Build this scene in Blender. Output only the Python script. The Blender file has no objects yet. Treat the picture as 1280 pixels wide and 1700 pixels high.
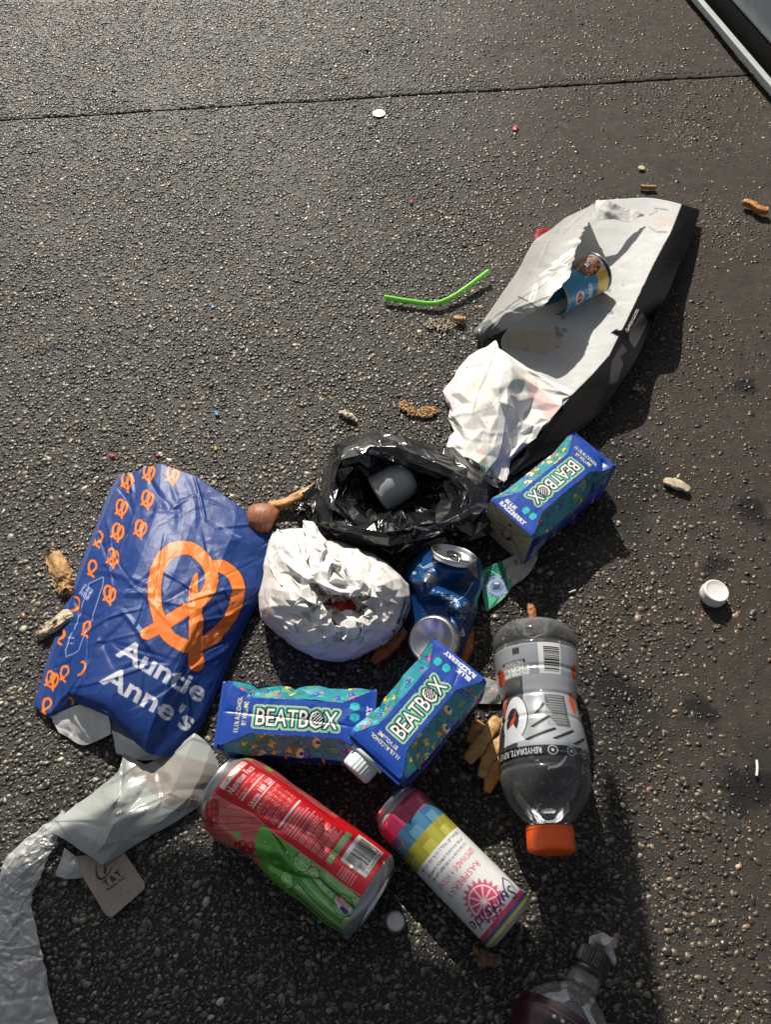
import bpy, math, random
import numpy as np
from mathutils import Vector

R = math.radians
rng = np.random.default_rng(7)
random.seed(7)
scene = bpy.context.scene
COL = scene.collection

# ------------------------------------------------------------------ camera, world, sun, exposure
CAM_H, PITCH, FPX = 0.88, 57.0, 1350.0          # focal length in pixels of a 1280 x 1700 frame
cam = bpy.data.cameras.new('camera')
cam.sensor_fit = 'VERTICAL'; cam.sensor_height = 24.0; cam.lens = FPX / 1700 * 24.0
cam.clip_start = 0.01; cam.clip_end = 500
co = bpy.data.objects.new('camera', cam); COL.objects.link(co)
co.location = (0, 0, CAM_H); co.rotation_euler = (R(90 - PITCH), 0, 0)
scene.camera = co

SUN_AZ, SUN_EL = 14.5, 38.5                       # degrees left of straight ahead, above the horizon
world = bpy.data.worlds.new('World'); scene.world = world; world.use_nodes = True
wn = world.node_tree.nodes; wn.clear()
sky = wn.new('ShaderNodeTexSky'); sky.sky_type = 'NISHITA'; sky.sun_disc = False
sky.sun_elevation = R(SUN_EL); sky.sun_rotation = R(-SUN_AZ)
sky.dust_density = 3.0
bg = wn.new('ShaderNodeBackground'); bg.inputs['Strength'].default_value = 0.06
wo = wn.new('ShaderNodeOutputWorld')
hs = wn.new('ShaderNodeHueSaturation'); hs.inputs['Saturation'].default_value = .36
world.node_tree.links.new(sky.outputs[0], hs.inputs['Color']); world.node_tree.links.new(hs.outputs[0], bg.inputs[0]); world.node_tree.links.new(bg.outputs[0], wo.inputs[0])
sl = bpy.data.lights.new('sun', 'SUN'); sl.energy = 4.8; sl.angle = R(0.5); sl.color = (1.0, 0.93, 0.82)
so = bpy.data.objects.new('sun', sl); COL.objects.link(so)
SUN = Vector((-math.sin(R(SUN_AZ)) * math.cos(R(SUN_EL)), math.cos(R(SUN_AZ)) * math.cos(R(SUN_EL)), math.sin(R(SUN_EL))))
so.rotation_euler = SUN.to_track_quat('Z', 'Y').to_euler(); so.location = SUN * 5
scene.view_settings.view_transform = 'Standard'; scene.view_settings.look = 'None'
scene.view_settings.exposure = 0.35; scene.view_settings.gamma = 1.0
scene.render.engine = 'CYCLES'
scene.cycles.use_denoising = True
scene.cycles.max_bounces = 8; scene.cycles.transparent_max_bounces = 16
scene.cycles.caustics_reflective = False; scene.cycles.caustics_refractive = False

# ------------------------------------------------------------------ survey helper: where a sight line meets a height
_p = R(PITCH)
FW = np.array([0, math.cos(_p), -math.sin(_p)]); UPV = np.array([0, math.sin(_p), math.cos(_p)]); RT = np.array([1.0, 0, 0])
CAMP = np.array([0, 0, CAM_H])

def G(x, y, z=0.0):
    """plan position of a surveyed point, z in millimetres above the pavement"""
    x = np.asarray(x, float); y = np.asarray(y, float); z = np.asarray(z, float) / 1000
    d = FW + ((x - 640) / FPX)[..., None] * RT + ((850 - y) / FPX)[..., None] * UPV
    t = (z - CAM_H) / d[..., 2]
    return CAMP + d * t[..., None]

# ------------------------------------------------------------------ numeric helpers
def nrm(v):
    v = np.asarray(v, float); return v / np.maximum(np.linalg.norm(v, axis=-1, keepdims=True), 1e-12)

def cr_axis(P, n, axis, lin=False, closed=False):
    P = np.moveaxis(P, axis, 0); m = P.shape[0]
    t = np.linspace(0, m if closed else m - 1, n, endpoint=not closed)
    i = np.floor(t).astype(int)
    if not closed: i = np.minimum(i, m - 2)
    f = (t - i).reshape((-1,) + (1,) * (P.ndim - 1))
    g = (lambda k: P[k % m]) if closed else (lambda k: P[np.clip(k, 0, m - 1)])
    if lin: out = g(i) * (1 - f) + g(i + 1) * f
    else:
        a, b, c, d = g(i - 1), g(i), g(i + 1), g(i + 2)
        out = .5 * ((2 * b) + (c - a) * f + (2 * a - 5 * b + 4 * c - d) * f ** 2 + (3 * b - a - 3 * c + d) * f ** 3)
    return np.moveaxis(out, 0, axis)

def _hash(i, j, s):
    h = (i.astype(np.int64) * 374761393 + j.astype(np.int64) * 668265263 + s * 1442695041) & 0x7fffffff
    h = ((h ^ (h >> 13)) * 1274126177) & 0x7fffffff
    return ((h ^ (h >> 16)) & 0xffff) / 65535.0

def vnoise(x, y, s=0):
    i = np.floor(x); j = np.floor(y); fx = x - i; fy = y - j
    fx = fx * fx * (3 - 2 * fx); fy = fy * fy * (3 - 2 * fy); i = i.astype(int); j = j.astype(int)
    return (_hash(i, j, s) * (1 - fx) + _hash(i + 1, j, s) * fx) * (1 - fy) + (_hash(i, j + 1, s) * (1 - fx) + _hash(i + 1, j + 1, s) * fx) * fy

def facet(x, y, s=0, warp=.35):
    """piecewise planar noise: the facets and creases of crumpled paper"""
    x, y = x + warp * (vnoise(x * 1.3, y * 1.3, s + 50) - .5) * 2, y + warp * (vnoise(x * 1.3, y * 1.3, s + 51) - .5) * 2
    xs = x + .37 * y; i = np.floor(xs); j = np.floor(y); fx = xs - i; fy = y - j; i = i.astype(int); j = j.astype(int)
    a, b, c, d = _hash(i, j, s), _hash(i + 1, j, s), _hash(i, j + 1, s), _hash(i + 1, j + 1, s)
    flip = _hash(i, j, s + 9) > .5
    t1 = np.where(fx + fy < 1, a + (b - a) * fx + (c - a) * fy, d + (c - d) * (1 - fx) + (b - d) * (1 - fy))
    t2 = np.where(fx > fy, a + (b - a) * fx + (d - b) * fy, a + (d - c) * fx + (c - a) * fy)
    return np.where(flip, t2, t1)

def normals(P, cu=False):
    du = np.gradient(P, axis=0)
    if cu: dv = (np.roll(P, -1, 1) - np.roll(P, 1, 1))
    else: dv = np.gradient(P, axis=1)
    return nrm(np.cross(dv, du))

# ------------------------------------------------------------------ mesh helpers
def to_lin(c):
    c = np.asarray(c, float)
    return np.where(c <= .04045, c / 12.92, ((c + .055) / 1.055) ** 2.4)

def raw_mesh(name, V, F, mat, parent=None, col=None, smooth=True):
    me = bpy.data.meshes.new(name)
    V = np.asarray(V, np.float32).reshape(-1, 3)
    F = np.asarray(F, np.int32); k = F.shape[1]
    me.vertices.add(len(V)); me.vertices.foreach_set('co', V.ravel())
    me.loops.add(F.size); me.loops.foreach_set('vertex_index', F.ravel())
    me.polygons.add(len(F)); me.polygons.foreach_set('loop_start', np.arange(0, F.size, k, dtype=np.int32))
    me.polygons.foreach_set('loop_total', np.full(len(F), k, np.int32))
    me.polygons.foreach_set('use_smooth', np.full(len(F), smooth, bool))
    if col is not None:
        c = np.ones((len(V), 4), np.float32); c[:, :3] = to_lin(np.asarray(col).reshape(-1, 3))
        at = me.color_attributes.new('print', 'FLOAT_COLOR', 'POINT'); at.data.foreach_set('color', c.ravel())
    me.update(calc_edges=True)
    me.materials.append(mat)
    o = bpy.data.objects.new(name, me); COL.objects.link(o)
    if parent is not None:
        o.parent = parent; o.matrix_parent_inverse = parent.matrix_world.inverted() if False else o.matrix_parent_inverse
        if parent.type == 'EMPTY' or True:
            off = root_loc(parent)
            me.transform(__import__('mathutils').Matrix.Translation(-off))
    return o

_ROOT = {}
def root_loc(o):
    v = Vector((0, 0, 0))
    while o is not None:
        v += o.location; o = o.parent
    return v

def grid(name, P, mat, parent=None, col=None, cu=False, smooth=True, thick=0.0, mask=None, mat2=None):
    m, n = P.shape[:2]; idx = np.arange(m * n).reshape(m, n)
    if cu: a, b = idx, np.roll(idx, -1, 1)
    else: a, b = idx[:, :-1], idx[:, 1:]
    F = np.stack([a[:-1], a[1:], b[1:], b[:-1]], -1).reshape(-1, 4)
    if mask is not None: F = F[mask.ravel()[F].all(1)]
    o = raw_mesh(name, P, F, mat, parent, col, smooth)
    if thick:
        s = o.modifiers.new('thickness', 'SOLIDIFY'); s.thickness = thick; s.offset = -1
        if mat2 is not None:
            o.data.materials.append(mat2); s.material_offset = 1; s.material_offset_rim = 1
    return o

def empty(name, loc, label=None, cat=None, group=None, kind=None):
    o = bpy.data.objects.new(name, None); COL.objects.link(o); o.location = Vector([float(c) for c in loc]); o.empty_display_size = .02
    return tag(o, label, cat, group, kind)

def tag(o, label=None, cat=None, group=None, kind=None):
    if label: o['label'] = label
    if cat: o['category'] = cat
    if group: o['group'] = group
    if kind: o['kind'] = kind
    return o

def lathe(name, A, axis, prof, mat, parent=None, seg=48, nref=None, close=True, colf=None, deform=None, smooth=True):
    """prof: list of (distance along axis, radius) in metres"""
    A = np.asarray(A, float); a = nrm(axis)
    ref = nrm(nref) if nref is not None else nrm(CAMP - A)
    n = ref - a * np.dot(ref, a); n = nrm(n); b = np.cross(n, a)
    prof = np.array(prof); ph = np.linspace(-math.pi, math.pi, seg, endpoint=False)
    X = prof[:, 0][:, None] + 0 * ph; r = prof[:, 1][:, None]
    L = np.stack([X, r * np.cos(ph), r * np.sin(ph)], -1)
    if deform is not None: L = deform(L)
    P = A + L[..., :1] * a + L[..., 1:2] * n + L[..., 2:3] * b
    col = colf(X, ph[None, :] + 0 * X) if colf is not None else None
    return grid(name, P, mat, parent, col, cu=True, smooth=smooth)

def box(name, c, ax, ay, az, sx, sy, sz, mat, parent=None, bevel=0.0):
    c = np.asarray(c, float); V = []
    for k in (-1, 1):
        for j in (-1, 1):
            for i in (-1, 1): V.append(c + ax * i * sx / 2 + ay * j * sy / 2 + az * k * sz / 2)
    F = [(0, 2, 3, 1), (4, 5, 7, 6), (0, 1, 5, 4), (2, 6, 7, 3), (0, 4, 6, 2), (1, 3, 7, 5)]
    o = raw_mesh(name, V, F, mat, parent, smooth=False)
    if bevel:
        b = o.modifiers.new('bevel', 'BEVEL'); b.width = bevel; b.segments = 2
    return o

# ------------------------------------------------------------------ materials
def material(name, color=(.5, .5, .5), rough=.5, metal=0.0, vcol=False, bump=0.0, bscale=300, spec=.5, var=0.0, vscale=40,
             coat=0.0, alpha_film=None, sss=0.0, transl=0.0, flake=None):
    m = bpy.data.materials.new(name); m.use_nodes = True; nt = m.node_tree; N = nt.nodes; L = nt.links
    p = N['Principled BSDF']; out = N['Material Output']
    p.inputs['Roughness'].default_value = rough; p.inputs['Metallic'].default_value = metal
    p.inputs['Specular IOR Level'].default_value = spec; p.inputs['Coat Weight'].default_value = coat
    p.inputs['Coat Roughness'].default_value = .12
    if vcol:
        at = N.new('ShaderNodeAttribute'); at.attribute_name = 'print'; src = at.outputs['Color']
    else:
        rg = N.new('ShaderNodeRGB'); rg.outputs[0].default_value = (*color, 1); src = rg.outputs[0]
    tc = N.new('ShaderNodeTexCoord')
    if var:
        no = N.new('ShaderNodeTexNoise'); no.inputs['Scale'].default_value = vscale; no.inputs['Detail'].default_value = 6
        no.inputs['Roughness'].default_value = .65
        L.new(tc.outputs['Object'], no.inputs['Vector'])
        mr = N.new('ShaderNodeMapRange'); mr.inputs['From Min'].default_value = .3; mr.inputs['From Max'].default_value = .7
        mr.inputs['To Min'].default_value = 1 - var; mr.inputs['To Max'].default_value = 1 + var * .5
        L.new(no.outputs['Fac'], mr.inputs['Value'])
        mx = N.new('ShaderNodeVectorMath'); mx.operation = 'SCALE'
        L.new(src, mx.inputs[0]); L.new(mr.outputs[0], mx.inputs['Scale']); src = mx.outputs[0]
    L.new(src, p.inputs['Base Color'])
    if bump:
        nb = N.new('ShaderNodeTexNoise'); nb.inputs['Scale'].default_value = bscale; nb.inputs['Detail'].default_value = 5
        L.new(tc.outputs['Object'], nb.inputs['Vector'])
        bp = N.new('ShaderNodeBump'); bp.inputs['Strength'].default_value = bump; bp.inputs['Distance'].default_value = .0006
        L.new(nb.outputs['Fac'], bp.inputs['Height']); L.new(bp.outputs[0], p.inputs['Normal'])
    last = p.outputs[0]
    if transl:
        tr = N.new('ShaderNodeBsdfTranslucent'); L.new(src, tr.inputs[0])
        mm = N.new('ShaderNodeMixShader'); mm.inputs[0].default_value = transl
        L.new(last, mm.inputs[1]); L.new(tr.outputs[0], mm.inputs[2]); last = mm.outputs[0]
    if alpha_film is not None:                     # clear or cloudy plastic film: lets light straight through, shiny on top
        tp = N.new('ShaderNodeBsdfTransparent'); tp.inputs[0].default_value = (*alpha_film[1], 1)
        lw = N.new('ShaderNodeLayerWeight'); lw.inputs['Blend'].default_value = .45
        pw = N.new('ShaderNodeMath'); pw.operation = 'POWER'; pw.inputs[1].default_value = 2.0
        L.new(lw.outputs['Facing'], pw.inputs[0])
        mr = N.new('ShaderNodeMapRange'); mr.inputs['To Min'].default_value = alpha_film[0]; mr.inputs['To Max'].default_value = min(1, alpha_film[0] + (.25 if alpha_film[0] < .1 else .45))
        L.new(pw.outputs[0], mr.inputs['Value'])
        gl = N.new('ShaderNodeBsdfGlossy'); gl.inputs['Roughness'].default_value = max(.06, rough * .5)
        m1 = N.new('ShaderNodeMixShader'); L.new(mr.outputs[0], m1.inputs[0]); L.new(tp.outputs[0], m1.inputs[1]); L.new(last, m1.inputs[2])
        fr = N.new('ShaderNodeFresnel'); fr.inputs['IOR'].default_value = 1.45
        if bump: L.new(bp.outputs[0], fr.inputs['Normal']); L.new(bp.outputs[0], gl.inputs['Normal'])
        m2 = N.new('ShaderNodeMixShader'); L.new(fr.outputs[0], m2.inputs[0]); L.new(m1.outputs[0], m2.inputs[1]); L.new(gl.outputs[0], m2.inputs[2])
        last = m2.outputs[0]
    L.new(last, out.inputs['Surface'])
    return m

M = {}
M['paper_print'] = material('printed bag paper', vcol=True, rough=.48, spec=.42, bump=.35, bscale=260, var=.10, vscale=60)
M['paper_white'] = material('white paper', (.80, .79, .77), .55, bump=.4, bscale=400, var=.10, vscale=30, transl=.18)
M['paper_ball'] = material('thin white bag paper', vcol=True, rough=.5, bump=.3, bscale=350, transl=.36)
M['mailer'] = material('mailer film', vcol=True, rough=.75, spec=.04, bump=.25, bscale=220, var=.10, vscale=50)
M['silver'] = material('silver coated wrapper', vcol=True, rough=.38, metal=.0, transl=.2, bump=.45, bscale=160)
M['carton'] = material('printed carton', vcol=True, rough=.36, bump=.18, bscale=300, coat=.25, var=.08, vscale=120)
M['carton_edge'] = material('blue carton edge', (.012, .055, .33), .4)
M['can_print'] = material('lacquered can print', vcol=True, rough=.2, metal=.45, coat=.5, bump=.05, bscale=150)
M['can_white'] = material('satin can print', vcol=True, rough=.32, metal=.15, coat=.3, bump=.05, bscale=150)
M['alu'] = material('bare aluminium', (.62, .62, .63), .27, 1.0, bump=.1, bscale=500)
M['alu_dark'] = material('aluminium in the mouth', (.25, .25, .26), .4, 1.0)
M['black_film'] = material('black bin film', (.008, .008, .009), .2, bump=.5, bscale=150, spec=.9)
M['black_plastic'] = material('black cap plastic', (.012, .012, .013), .3)
M['white_plastic'] = material('white cap plastic', (.66, .65, .64), .4, bump=.1, bscale=600)
M['milky'] = material('pale cap plastic', (.55, .60, .62), .4)
M['orange_plastic'] = material('orange cap plastic', (.78, .10, .012), .34)
M['clear'] = material('clear bottle plastic', (.74, .76, .76), .12, bump=.3, bscale=40, alpha_film=(.045, (.95, .95, .96)))
M['neck'] = material('cloudy bottle neck', (.35, .37, .30), .25, bump=.2, bscale=60, alpha_film=(.4, (.9, .93, .9)))
M['label_film'] = material('printed bottle film', vcol=True, rough=.22, metal=.35, coat=.5)
M['label_clear'] = material('see-through bottle film', vcol=True, rough=.22, metal=.25, coat=.5, bump=.15, bscale=30, alpha_film=(.9, (.8, .82, .85)))
M['film'] = material('cloudy plastic film', (.86, .87, .86), .2, bump=.9, bscale=60, alpha_film=(.32, (.9, .93, .94)))
M['waxy'] = material('milky waxed sheet', vcol=True, rough=.35, bump=.3, bscale=80, transl=.35, alpha_film=(.86, (.9, .93, .95)))
M['card'] = material('printed card', vcol=True, rough=.5, bump=.3, bscale=500, var=.15, vscale=90)
M['straw'] = material('green straw plastic', (.38, .86, .13), .25, coat=.4, transl=.45)
M['fry'] = material('fried potato', (.46, .20, .045), .5, bump=1.0, bscale=350, var=.35, vscale=120)
M['fry_pale'] = material('pale fried potato', (.46, .26, .09), .5, bump=1.0, bscale=350, var=.35, vscale=120)
M['fry_dark'] = material('dark fried potato', (.30, .09, .02), .45, bump=1.0, bscale=350, var=.4, vscale=120)
M['bread'] = material('bread crust', (.46, .27, .11), .7, bump=1.0, bscale=500, var=.5, vscale=170)
M['crumb'] = material('bread crumb', (.50, .42, .30), .85, bump=1.0, bscale=700, var=.5, vscale=250)
M['bun'] = material('roll crust', (.30, .11, .05), .55, bump=.8, bscale=200, var=.35, vscale=70)
M['brown_paper'] = material('brown kraft paper', (.20, .12, .07), .7, bump=.5, bscale=400, var=.3, vscale=120)
M['gum'] = material('trodden gum', (.014, .013, .013), .5, bump=.6, bscale=300)
M['panel'] = material('painted sheet metal', (.55, .60, .62), .6, metal=.0, bump=.15, bscale=40, var=.25, vscale=9)
M['threshold'] = material('brushed metal strip', (.42, .46, .45), .65, metal=.0, var=.15, vscale=60)
M['rubber'] = material('dark rubber skirt', (.022, .017, .014), .7, bump=.5, bscale=60, var=.4, vscale=20)
M['red'] = material('red paper', (.50, .02, .03), .5)
M['bluebit'] = material('blue plastic', (.05, .30, .60), .4)
M['yellowbit'] = material('yellow plastic', (.60, .36, .03), .5)
M['canvas'] = material('awning canvas', (.12, .13, .14), .8, var=.1)  # cloth of the added, unseen shadow blocker

def ground_mat():
    m = bpy.data.materials.new('worn asphalt binder'); m.use_nodes = True; nt = m.node_tree; N = nt.nodes; L = nt.links; p = N['Principled BSDF']
    g = N.new('ShaderNodeNewGeometry')
    def noise(sc, det=8, ro=.65):
        n = N.new('ShaderNodeTexNoise'); n.inputs['Scale'].default_value = sc; n.inputs['Detail'].default_value = det; n.inputs['Roughness'].default_value = ro
        L.new(g.outputs['Position'], n.inputs['Vector']); return n.outputs['Fac']
    def mix(a, b, f):
        x = N.new('ShaderNodeMix'); x.data_type = 'RGBA'
        for s, v in ((6, a), (7, b)):
            if isinstance(v, tuple): x.inputs[s].default_value = (*v, 1)
            else: L.new(v, x.inputs[s])
        L.new(f, x.inputs[0]); return x.outputs[2]
    def ramp(f, a, b):
        r = N.new('ShaderNodeMapRange'); r.inputs['From Min'].default_value = a; r.inputs['From Max'].default_value = b; L.new(f, r.inputs['Value']); return r.outputs[0]
    c = mix((.024, .0215, .018), (.054, .048, .040), ramp(noise(90), .4, .65))
    sx = N.new('ShaderNodeSeparateXYZ'); L.new(g.outputs['Position'], sx.inputs[0])
    br = mix((.026, .0205, .0165), (.052, .040, .031), ramp(noise(60), .35, .7))
    c = mix(c, br, ramp(sx.outputs[0], .12, .5))
    c = mix(c, (.014, .013, .012), ramp(noise(5.5, 5, .6), .60, .72))
    c = mix(c, (.13, .11, .085), ramp(noise(240, 3, .5), .66, .74))
    at = N.new('ShaderNodeAttribute'); at.attribute_name = 'print'; vm = N.new('ShaderNodeVectorMath'); vm.operation = 'MULTIPLY'
    L.new(c, vm.inputs[0]); L.new(at.outputs['Color'], vm.inputs[1]); L.new(vm.outputs[0], p.inputs['Base Color'])
    rr = N.new('ShaderNodeMapRange'); rr.inputs['To Min'].default_value = .40; rr.inputs['To Max'].default_value = .62; p.inputs['Specular IOR Level'].default_value = .45
    ad = N.new('ShaderNodeMath'); ad.operation = 'MULTIPLY_ADD'; ad.inputs[1].default_value = .35; ad.use_clamp = True
    L.new(noise(12), rr.inputs['Value']); L.new(ramp(sx.outputs[0], -.25, .35), ad.inputs[0]); L.new(rr.outputs[0], ad.inputs[2]); L.new(ad.outputs[0], p.inputs['Roughness'])
    bp = N.new('ShaderNodeBump'); bp.inputs['Strength'].default_value = .9; bp.inputs['Distance'].default_value = .0018
    L.new(noise(420, 6, .7), bp.inputs['Height']); L.new(bp.outputs[0], p.inputs['Normal'])
    return m

def stone_mat():
    m = bpy.data.materials.new('pebble stone'); m.use_nodes = True; nt = m.node_tree; N = nt.nodes; L = nt.links; p = N['Principled BSDF']
    at = N.new('ShaderNodeAttribute'); at.attribute_name = 'print'
    g = N.new('ShaderNodeNewGeometry'); n = N.new('ShaderNodeTexNoise'); n.inputs['Scale'].default_value = 700; n.inputs['Detail'].default_value = 4
    L.new(g.outputs['Position'], n.inputs['Vector'])
    mr = N.new('ShaderNodeMapRange'); mr.inputs['To Min'].default_value = .6; mr.inputs['To Max'].default_value = 1.35; L.new(n.outputs['Fac'], mr.inputs['Value'])
    v = N.new('ShaderNodeVectorMath'); v.operation = 'SCALE'; L.new(at.outputs['Color'], v.inputs[0]); L.new(mr.outputs[0], v.inputs['Scale'])
    L.new(v.outputs[0], p.inputs['Base Color'])
    n2 = N.new('ShaderNodeTexNoise'); n2.inputs['Scale'].default_value = 14; n2.inputs['Detail'].default_value = 4; L.new(g.outputs['Position'], n2.inputs['Vector'])
    m2 = N.new('ShaderNodeMapRange'); m2.inputs['From Min'].default_value = .3; m2.inputs['From Max'].default_value = .7
    m2.inputs['To Min'].default_value = .27; m2.inputs['To Max'].default_value = .5; p.inputs['Specular IOR Level'].default_value = .62; L.new(n2.outputs['Fac'], m2.inputs['Value']); L.new(m2.outputs[0], p.inputs['Roughness'])
    bp = N.new('ShaderNodeBump'); bp.inputs['Strength'].default_value = .5; bp.inputs['Distance'].default_value = .0006
    L.new(n.outputs['Fac'], bp.inputs['Height']); L.new(bp.outputs[0], p.inputs['Normal'])
    return m

# ------------------------------------------------------------------ print canvas: artwork computed point by point, stored as colours on the mesh
_TXT = {}
def text_tris(s, bold=0.0):
    key = (s, bold)
    if key not in _TXT:
        c = bpy.data.curves.new('t', 'FONT'); c.body = s; c.size = 1.0; c.offset = bold; c.resolution_u = 2
        o = bpy.data.objects.new('t', c); COL.objects.link(o)
        bpy.context.view_layer.update()
        me = o.evaluated_get(bpy.context.evaluated_depsgraph_get()).to_mesh()
        me.calc_loop_triangles()
        v = np.array([x.co[:2] for x in me.vertices]).reshape(-1, 2)
        t = np.array([x.vertices[:] for x in me.loop_triangles], int).reshape(-1, 3)
        _TXT[key] = (v[t] if len(t) else np.zeros((0, 3, 2)))
        bpy.data.objects.remove(o); bpy.data.curves.remove(c)
    return _TXT[key]

class Canvas:
    def __init__(s, x0, x1, y0, y1, res, bg, yup=True):
        s.x0, s.y0, s.r, s.yup = x0, y0, res, 1 if yup else -1
        s.w, s.h = int((x1 - x0) * res) + 1, int((y1 - y0) * res) + 1
        s.a = np.empty((s.h, s.w, 3)); s.a[:] = np.array(bg) / 255
        s.X, s.Y = np.meshgrid(x0 + np.arange(s.w) / res, y0 + np.arange(s.h) / res)
    def _sl(s, xa, ya, xb, yb, pad=0):
        i0 = max(0, int((xa - pad - s.x0) * s.r)); i1 = min(s.w, int((xb + pad - s.x0) * s.r) + 2)
        j0 = max(0, int((ya - pad - s.y0) * s.r)); j1 = min(s.h, int((yb + pad - s.y0) * s.r) + 2)
        return (slice(j0, max(j0, j1)), slice(i0, max(i0, i1)))
    def paint(s, mask, c, sl=None, k=1.0):
        a = s.a if sl is None else s.a[sl]
        mk = (mask * k)[..., None] if mask.dtype != bool else (mask.astype(float) * k)[..., None]
        a[:] = a * (1 - mk) + np.array(c) / 255 * mk
    def poly(s, pts, c, k=1.0, ret=False):
        p = np.array(pts, float); sl = s._sl(*p.min(0), *p.max(0)); X, Y = s.X[sl], s.Y[sl]; m = np.zeros(X.shape, bool)
        for (xa, ya), (xb, yb) in zip(p, np.roll(p, -1, 0)):
            if ya == yb: continue
            m ^= ((ya > Y) != (yb > Y)) & (X < (xb - xa) * (Y - ya) / (yb - ya) + xa)
        if ret: return m, sl
        s.paint(m, c, sl, k)
    def line(s, pts, w, c, k=1.0, taper=None, ret=False):
        p = np.array(pts, float); sl = s._sl(*p.min(0), *p.max(0), pad=w); X, Y = s.X[sl], s.Y[sl]; m = np.zeros(X.shape, bool)
        for q in range(len(p) - 1):
            a, b = p[q], p[q + 1]; d = b - a; L2 = max(d @ d, 1e-9)
            t = np.clip(((X - a[0]) * d[0] + (Y - a[1]) * d[1]) / L2, 0, 1)
            ww = w / 2 if taper is None else (taper[q] * (1 - t) + taper[q + 1] * t) / 2
            m |= (X - a[0] - t * d[0]) ** 2 + (Y - a[1] - t * d[1]) ** 2 < ww ** 2
        if ret: return m, sl
        s.paint(m, c, sl, k)
    def ell(s, x, y, rx, ry, c, ang=0, k=1.0, ring=0):
        rr = max(rx, ry); sl = s._sl(x - rr, y - rr, x + rr, y + rr); X, Y = s.X[sl] - x, s.Y[sl] - y; ca, sa = math.cos(R(ang)), math.sin(R(ang))
        u, v = (X * ca + Y * sa), (-X * sa + Y * ca); m = (u / rx) ** 2 + (v / ry) ** 2 < 1
        if ring: m &= ~((u / (rx - ring)) ** 2 + (v / (ry - ring)) ** 2 < 1)
        s.paint(m, c, sl, k)
    def rect(s, x0, y0, x1, y1, c, k=1.0): s.poly([(x0, y0), (x1, y0), (x1, y1), (x0, y1)], c, k)
    def tmask(s, txt, x, y, size, ang=0, bold=.0, align=0, fit=None, shear=0, asp=1.0):
        T = text_tris(txt, bold).copy()
        m = np.zeros((s.h, s.w), bool)
        if not len(T): return m
        mn, mx = T[..., 0].min(), T[..., 0].max()
        if fit: asp = fit / ((mx - mn) * size)
        T[..., 0] -= mn + (mx - mn) * align; T *= size; T[..., 0] *= asp; T[..., 0] += shear * T[..., 1]
        ca, sa = math.cos(R(ang)), math.sin(R(ang))
        U = T[..., 0] * ca - T[..., 1] * sa + x; V = y + s.yup * (T[..., 0] * sa + T[..., 1] * ca)
        px = (U - s.x0) * s.r; py = (V - s.y0) * s.r
        for k in range(len(T)):
            x0, x1 = int(px[k].min()), int(px[k].max()) + 2; y0, y1 = int(py[k].min()), int(py[k].max()) + 2
            x0, y0, x1, y1 = max(x0, 0), max(y0, 0), min(x1, s.w), min(y1, s.h)
            if x1 <= x0 or y1 <= y0: continue
            gx = np.arange(x0, x1)[None, :]; gy = np.arange(y0, y1)[:, None]
            (ax, bx, cx), (ay, by, cy) = px[k], py[k]
            e1 = (bx - ax) * (gy - ay) - (by - ay) * (gx - ax); e2 = (cx - bx) * (gy - by) - (cy - by) * (gx - bx); e3 = (ax - cx) * (gy - cy) - (ay - cy) * (gx - cx)
            m[y0:y1, x0:x1] |= ((e1 >= -.3) & (e2 >= -.3) & (e3 >= -.3)) | ((e1 <= .3) & (e2 <= .3) & (e3 <= .3))
        return m
    def text(s, txt, x, y, size, c, k=1.0, **kw): s.paint(s.tmask(txt, x, y, size, **kw), c, None, k)
    def grow(s, m, mm):
        n = max(1, round(mm * s.r)); m = m.copy()
        for i in range(n):
            q = m.copy(); q[1:] |= m[:-1]; q[:-1] |= m[1:]; q[:, 1:] |= m[:, :-1]; q[:, :-1] |= m[:, 1:]
            if i % 2:
                q[1:, 1:] |= m[:-1, :-1]; q[:-1, 1:] |= m[1:, :-1]; q[1:, :-1] |= m[:-1, 1:]; q[:-1, :-1] |= m[1:, 1:]
            m = q
        return m
    def soften(s, n=1):
        for _ in range(n):
            a = s.a; p = np.pad(a, ((1, 1), (1, 1), (0, 0)), 'edge')
            s.a = (p[:-2, 1:-1] + p[2:, 1:-1] + p[1:-1, :-2] + p[1:-1, 2:] + 2 * a) / 6
    def sample(s, X, Y):
        u = np.clip((X - s.x0) * s.r, 0, s.w - 1.001); v = np.clip((Y - s.y0) * s.r, 0, s.h - 1.001)
        i = u.astype(int); j = v.astype(int); fx = (u - i)[..., None]; fy = (v - j)[..., None]; a = s.a
        return (a[j, i] * (1 - fx) + a[j, i + 1] * fx) * (1 - fy) + (a[j + 1, i] * (1 - fx) + a[j + 1, i + 1] * fx) * fy

def catmull2(pts, n=12):
    return cr_axis(np.array(pts, float), n * (len(pts) - 1) + 1, 0)

# control-net sheet -------------------------------------------------
def net(rows, mu, nv, lin=False, closed=False):
    """rows of (x, y, height mm) survey points -> world points and the survey coordinates of each vertex"""
    C = np.array(rows, float); C = cr_axis(C, mu, 0, lin); C = cr_axis(C, nv, 1, lin, closed)
    return G(C[..., 0], C[..., 1], np.maximum(C[..., 2], .6)), C

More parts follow.
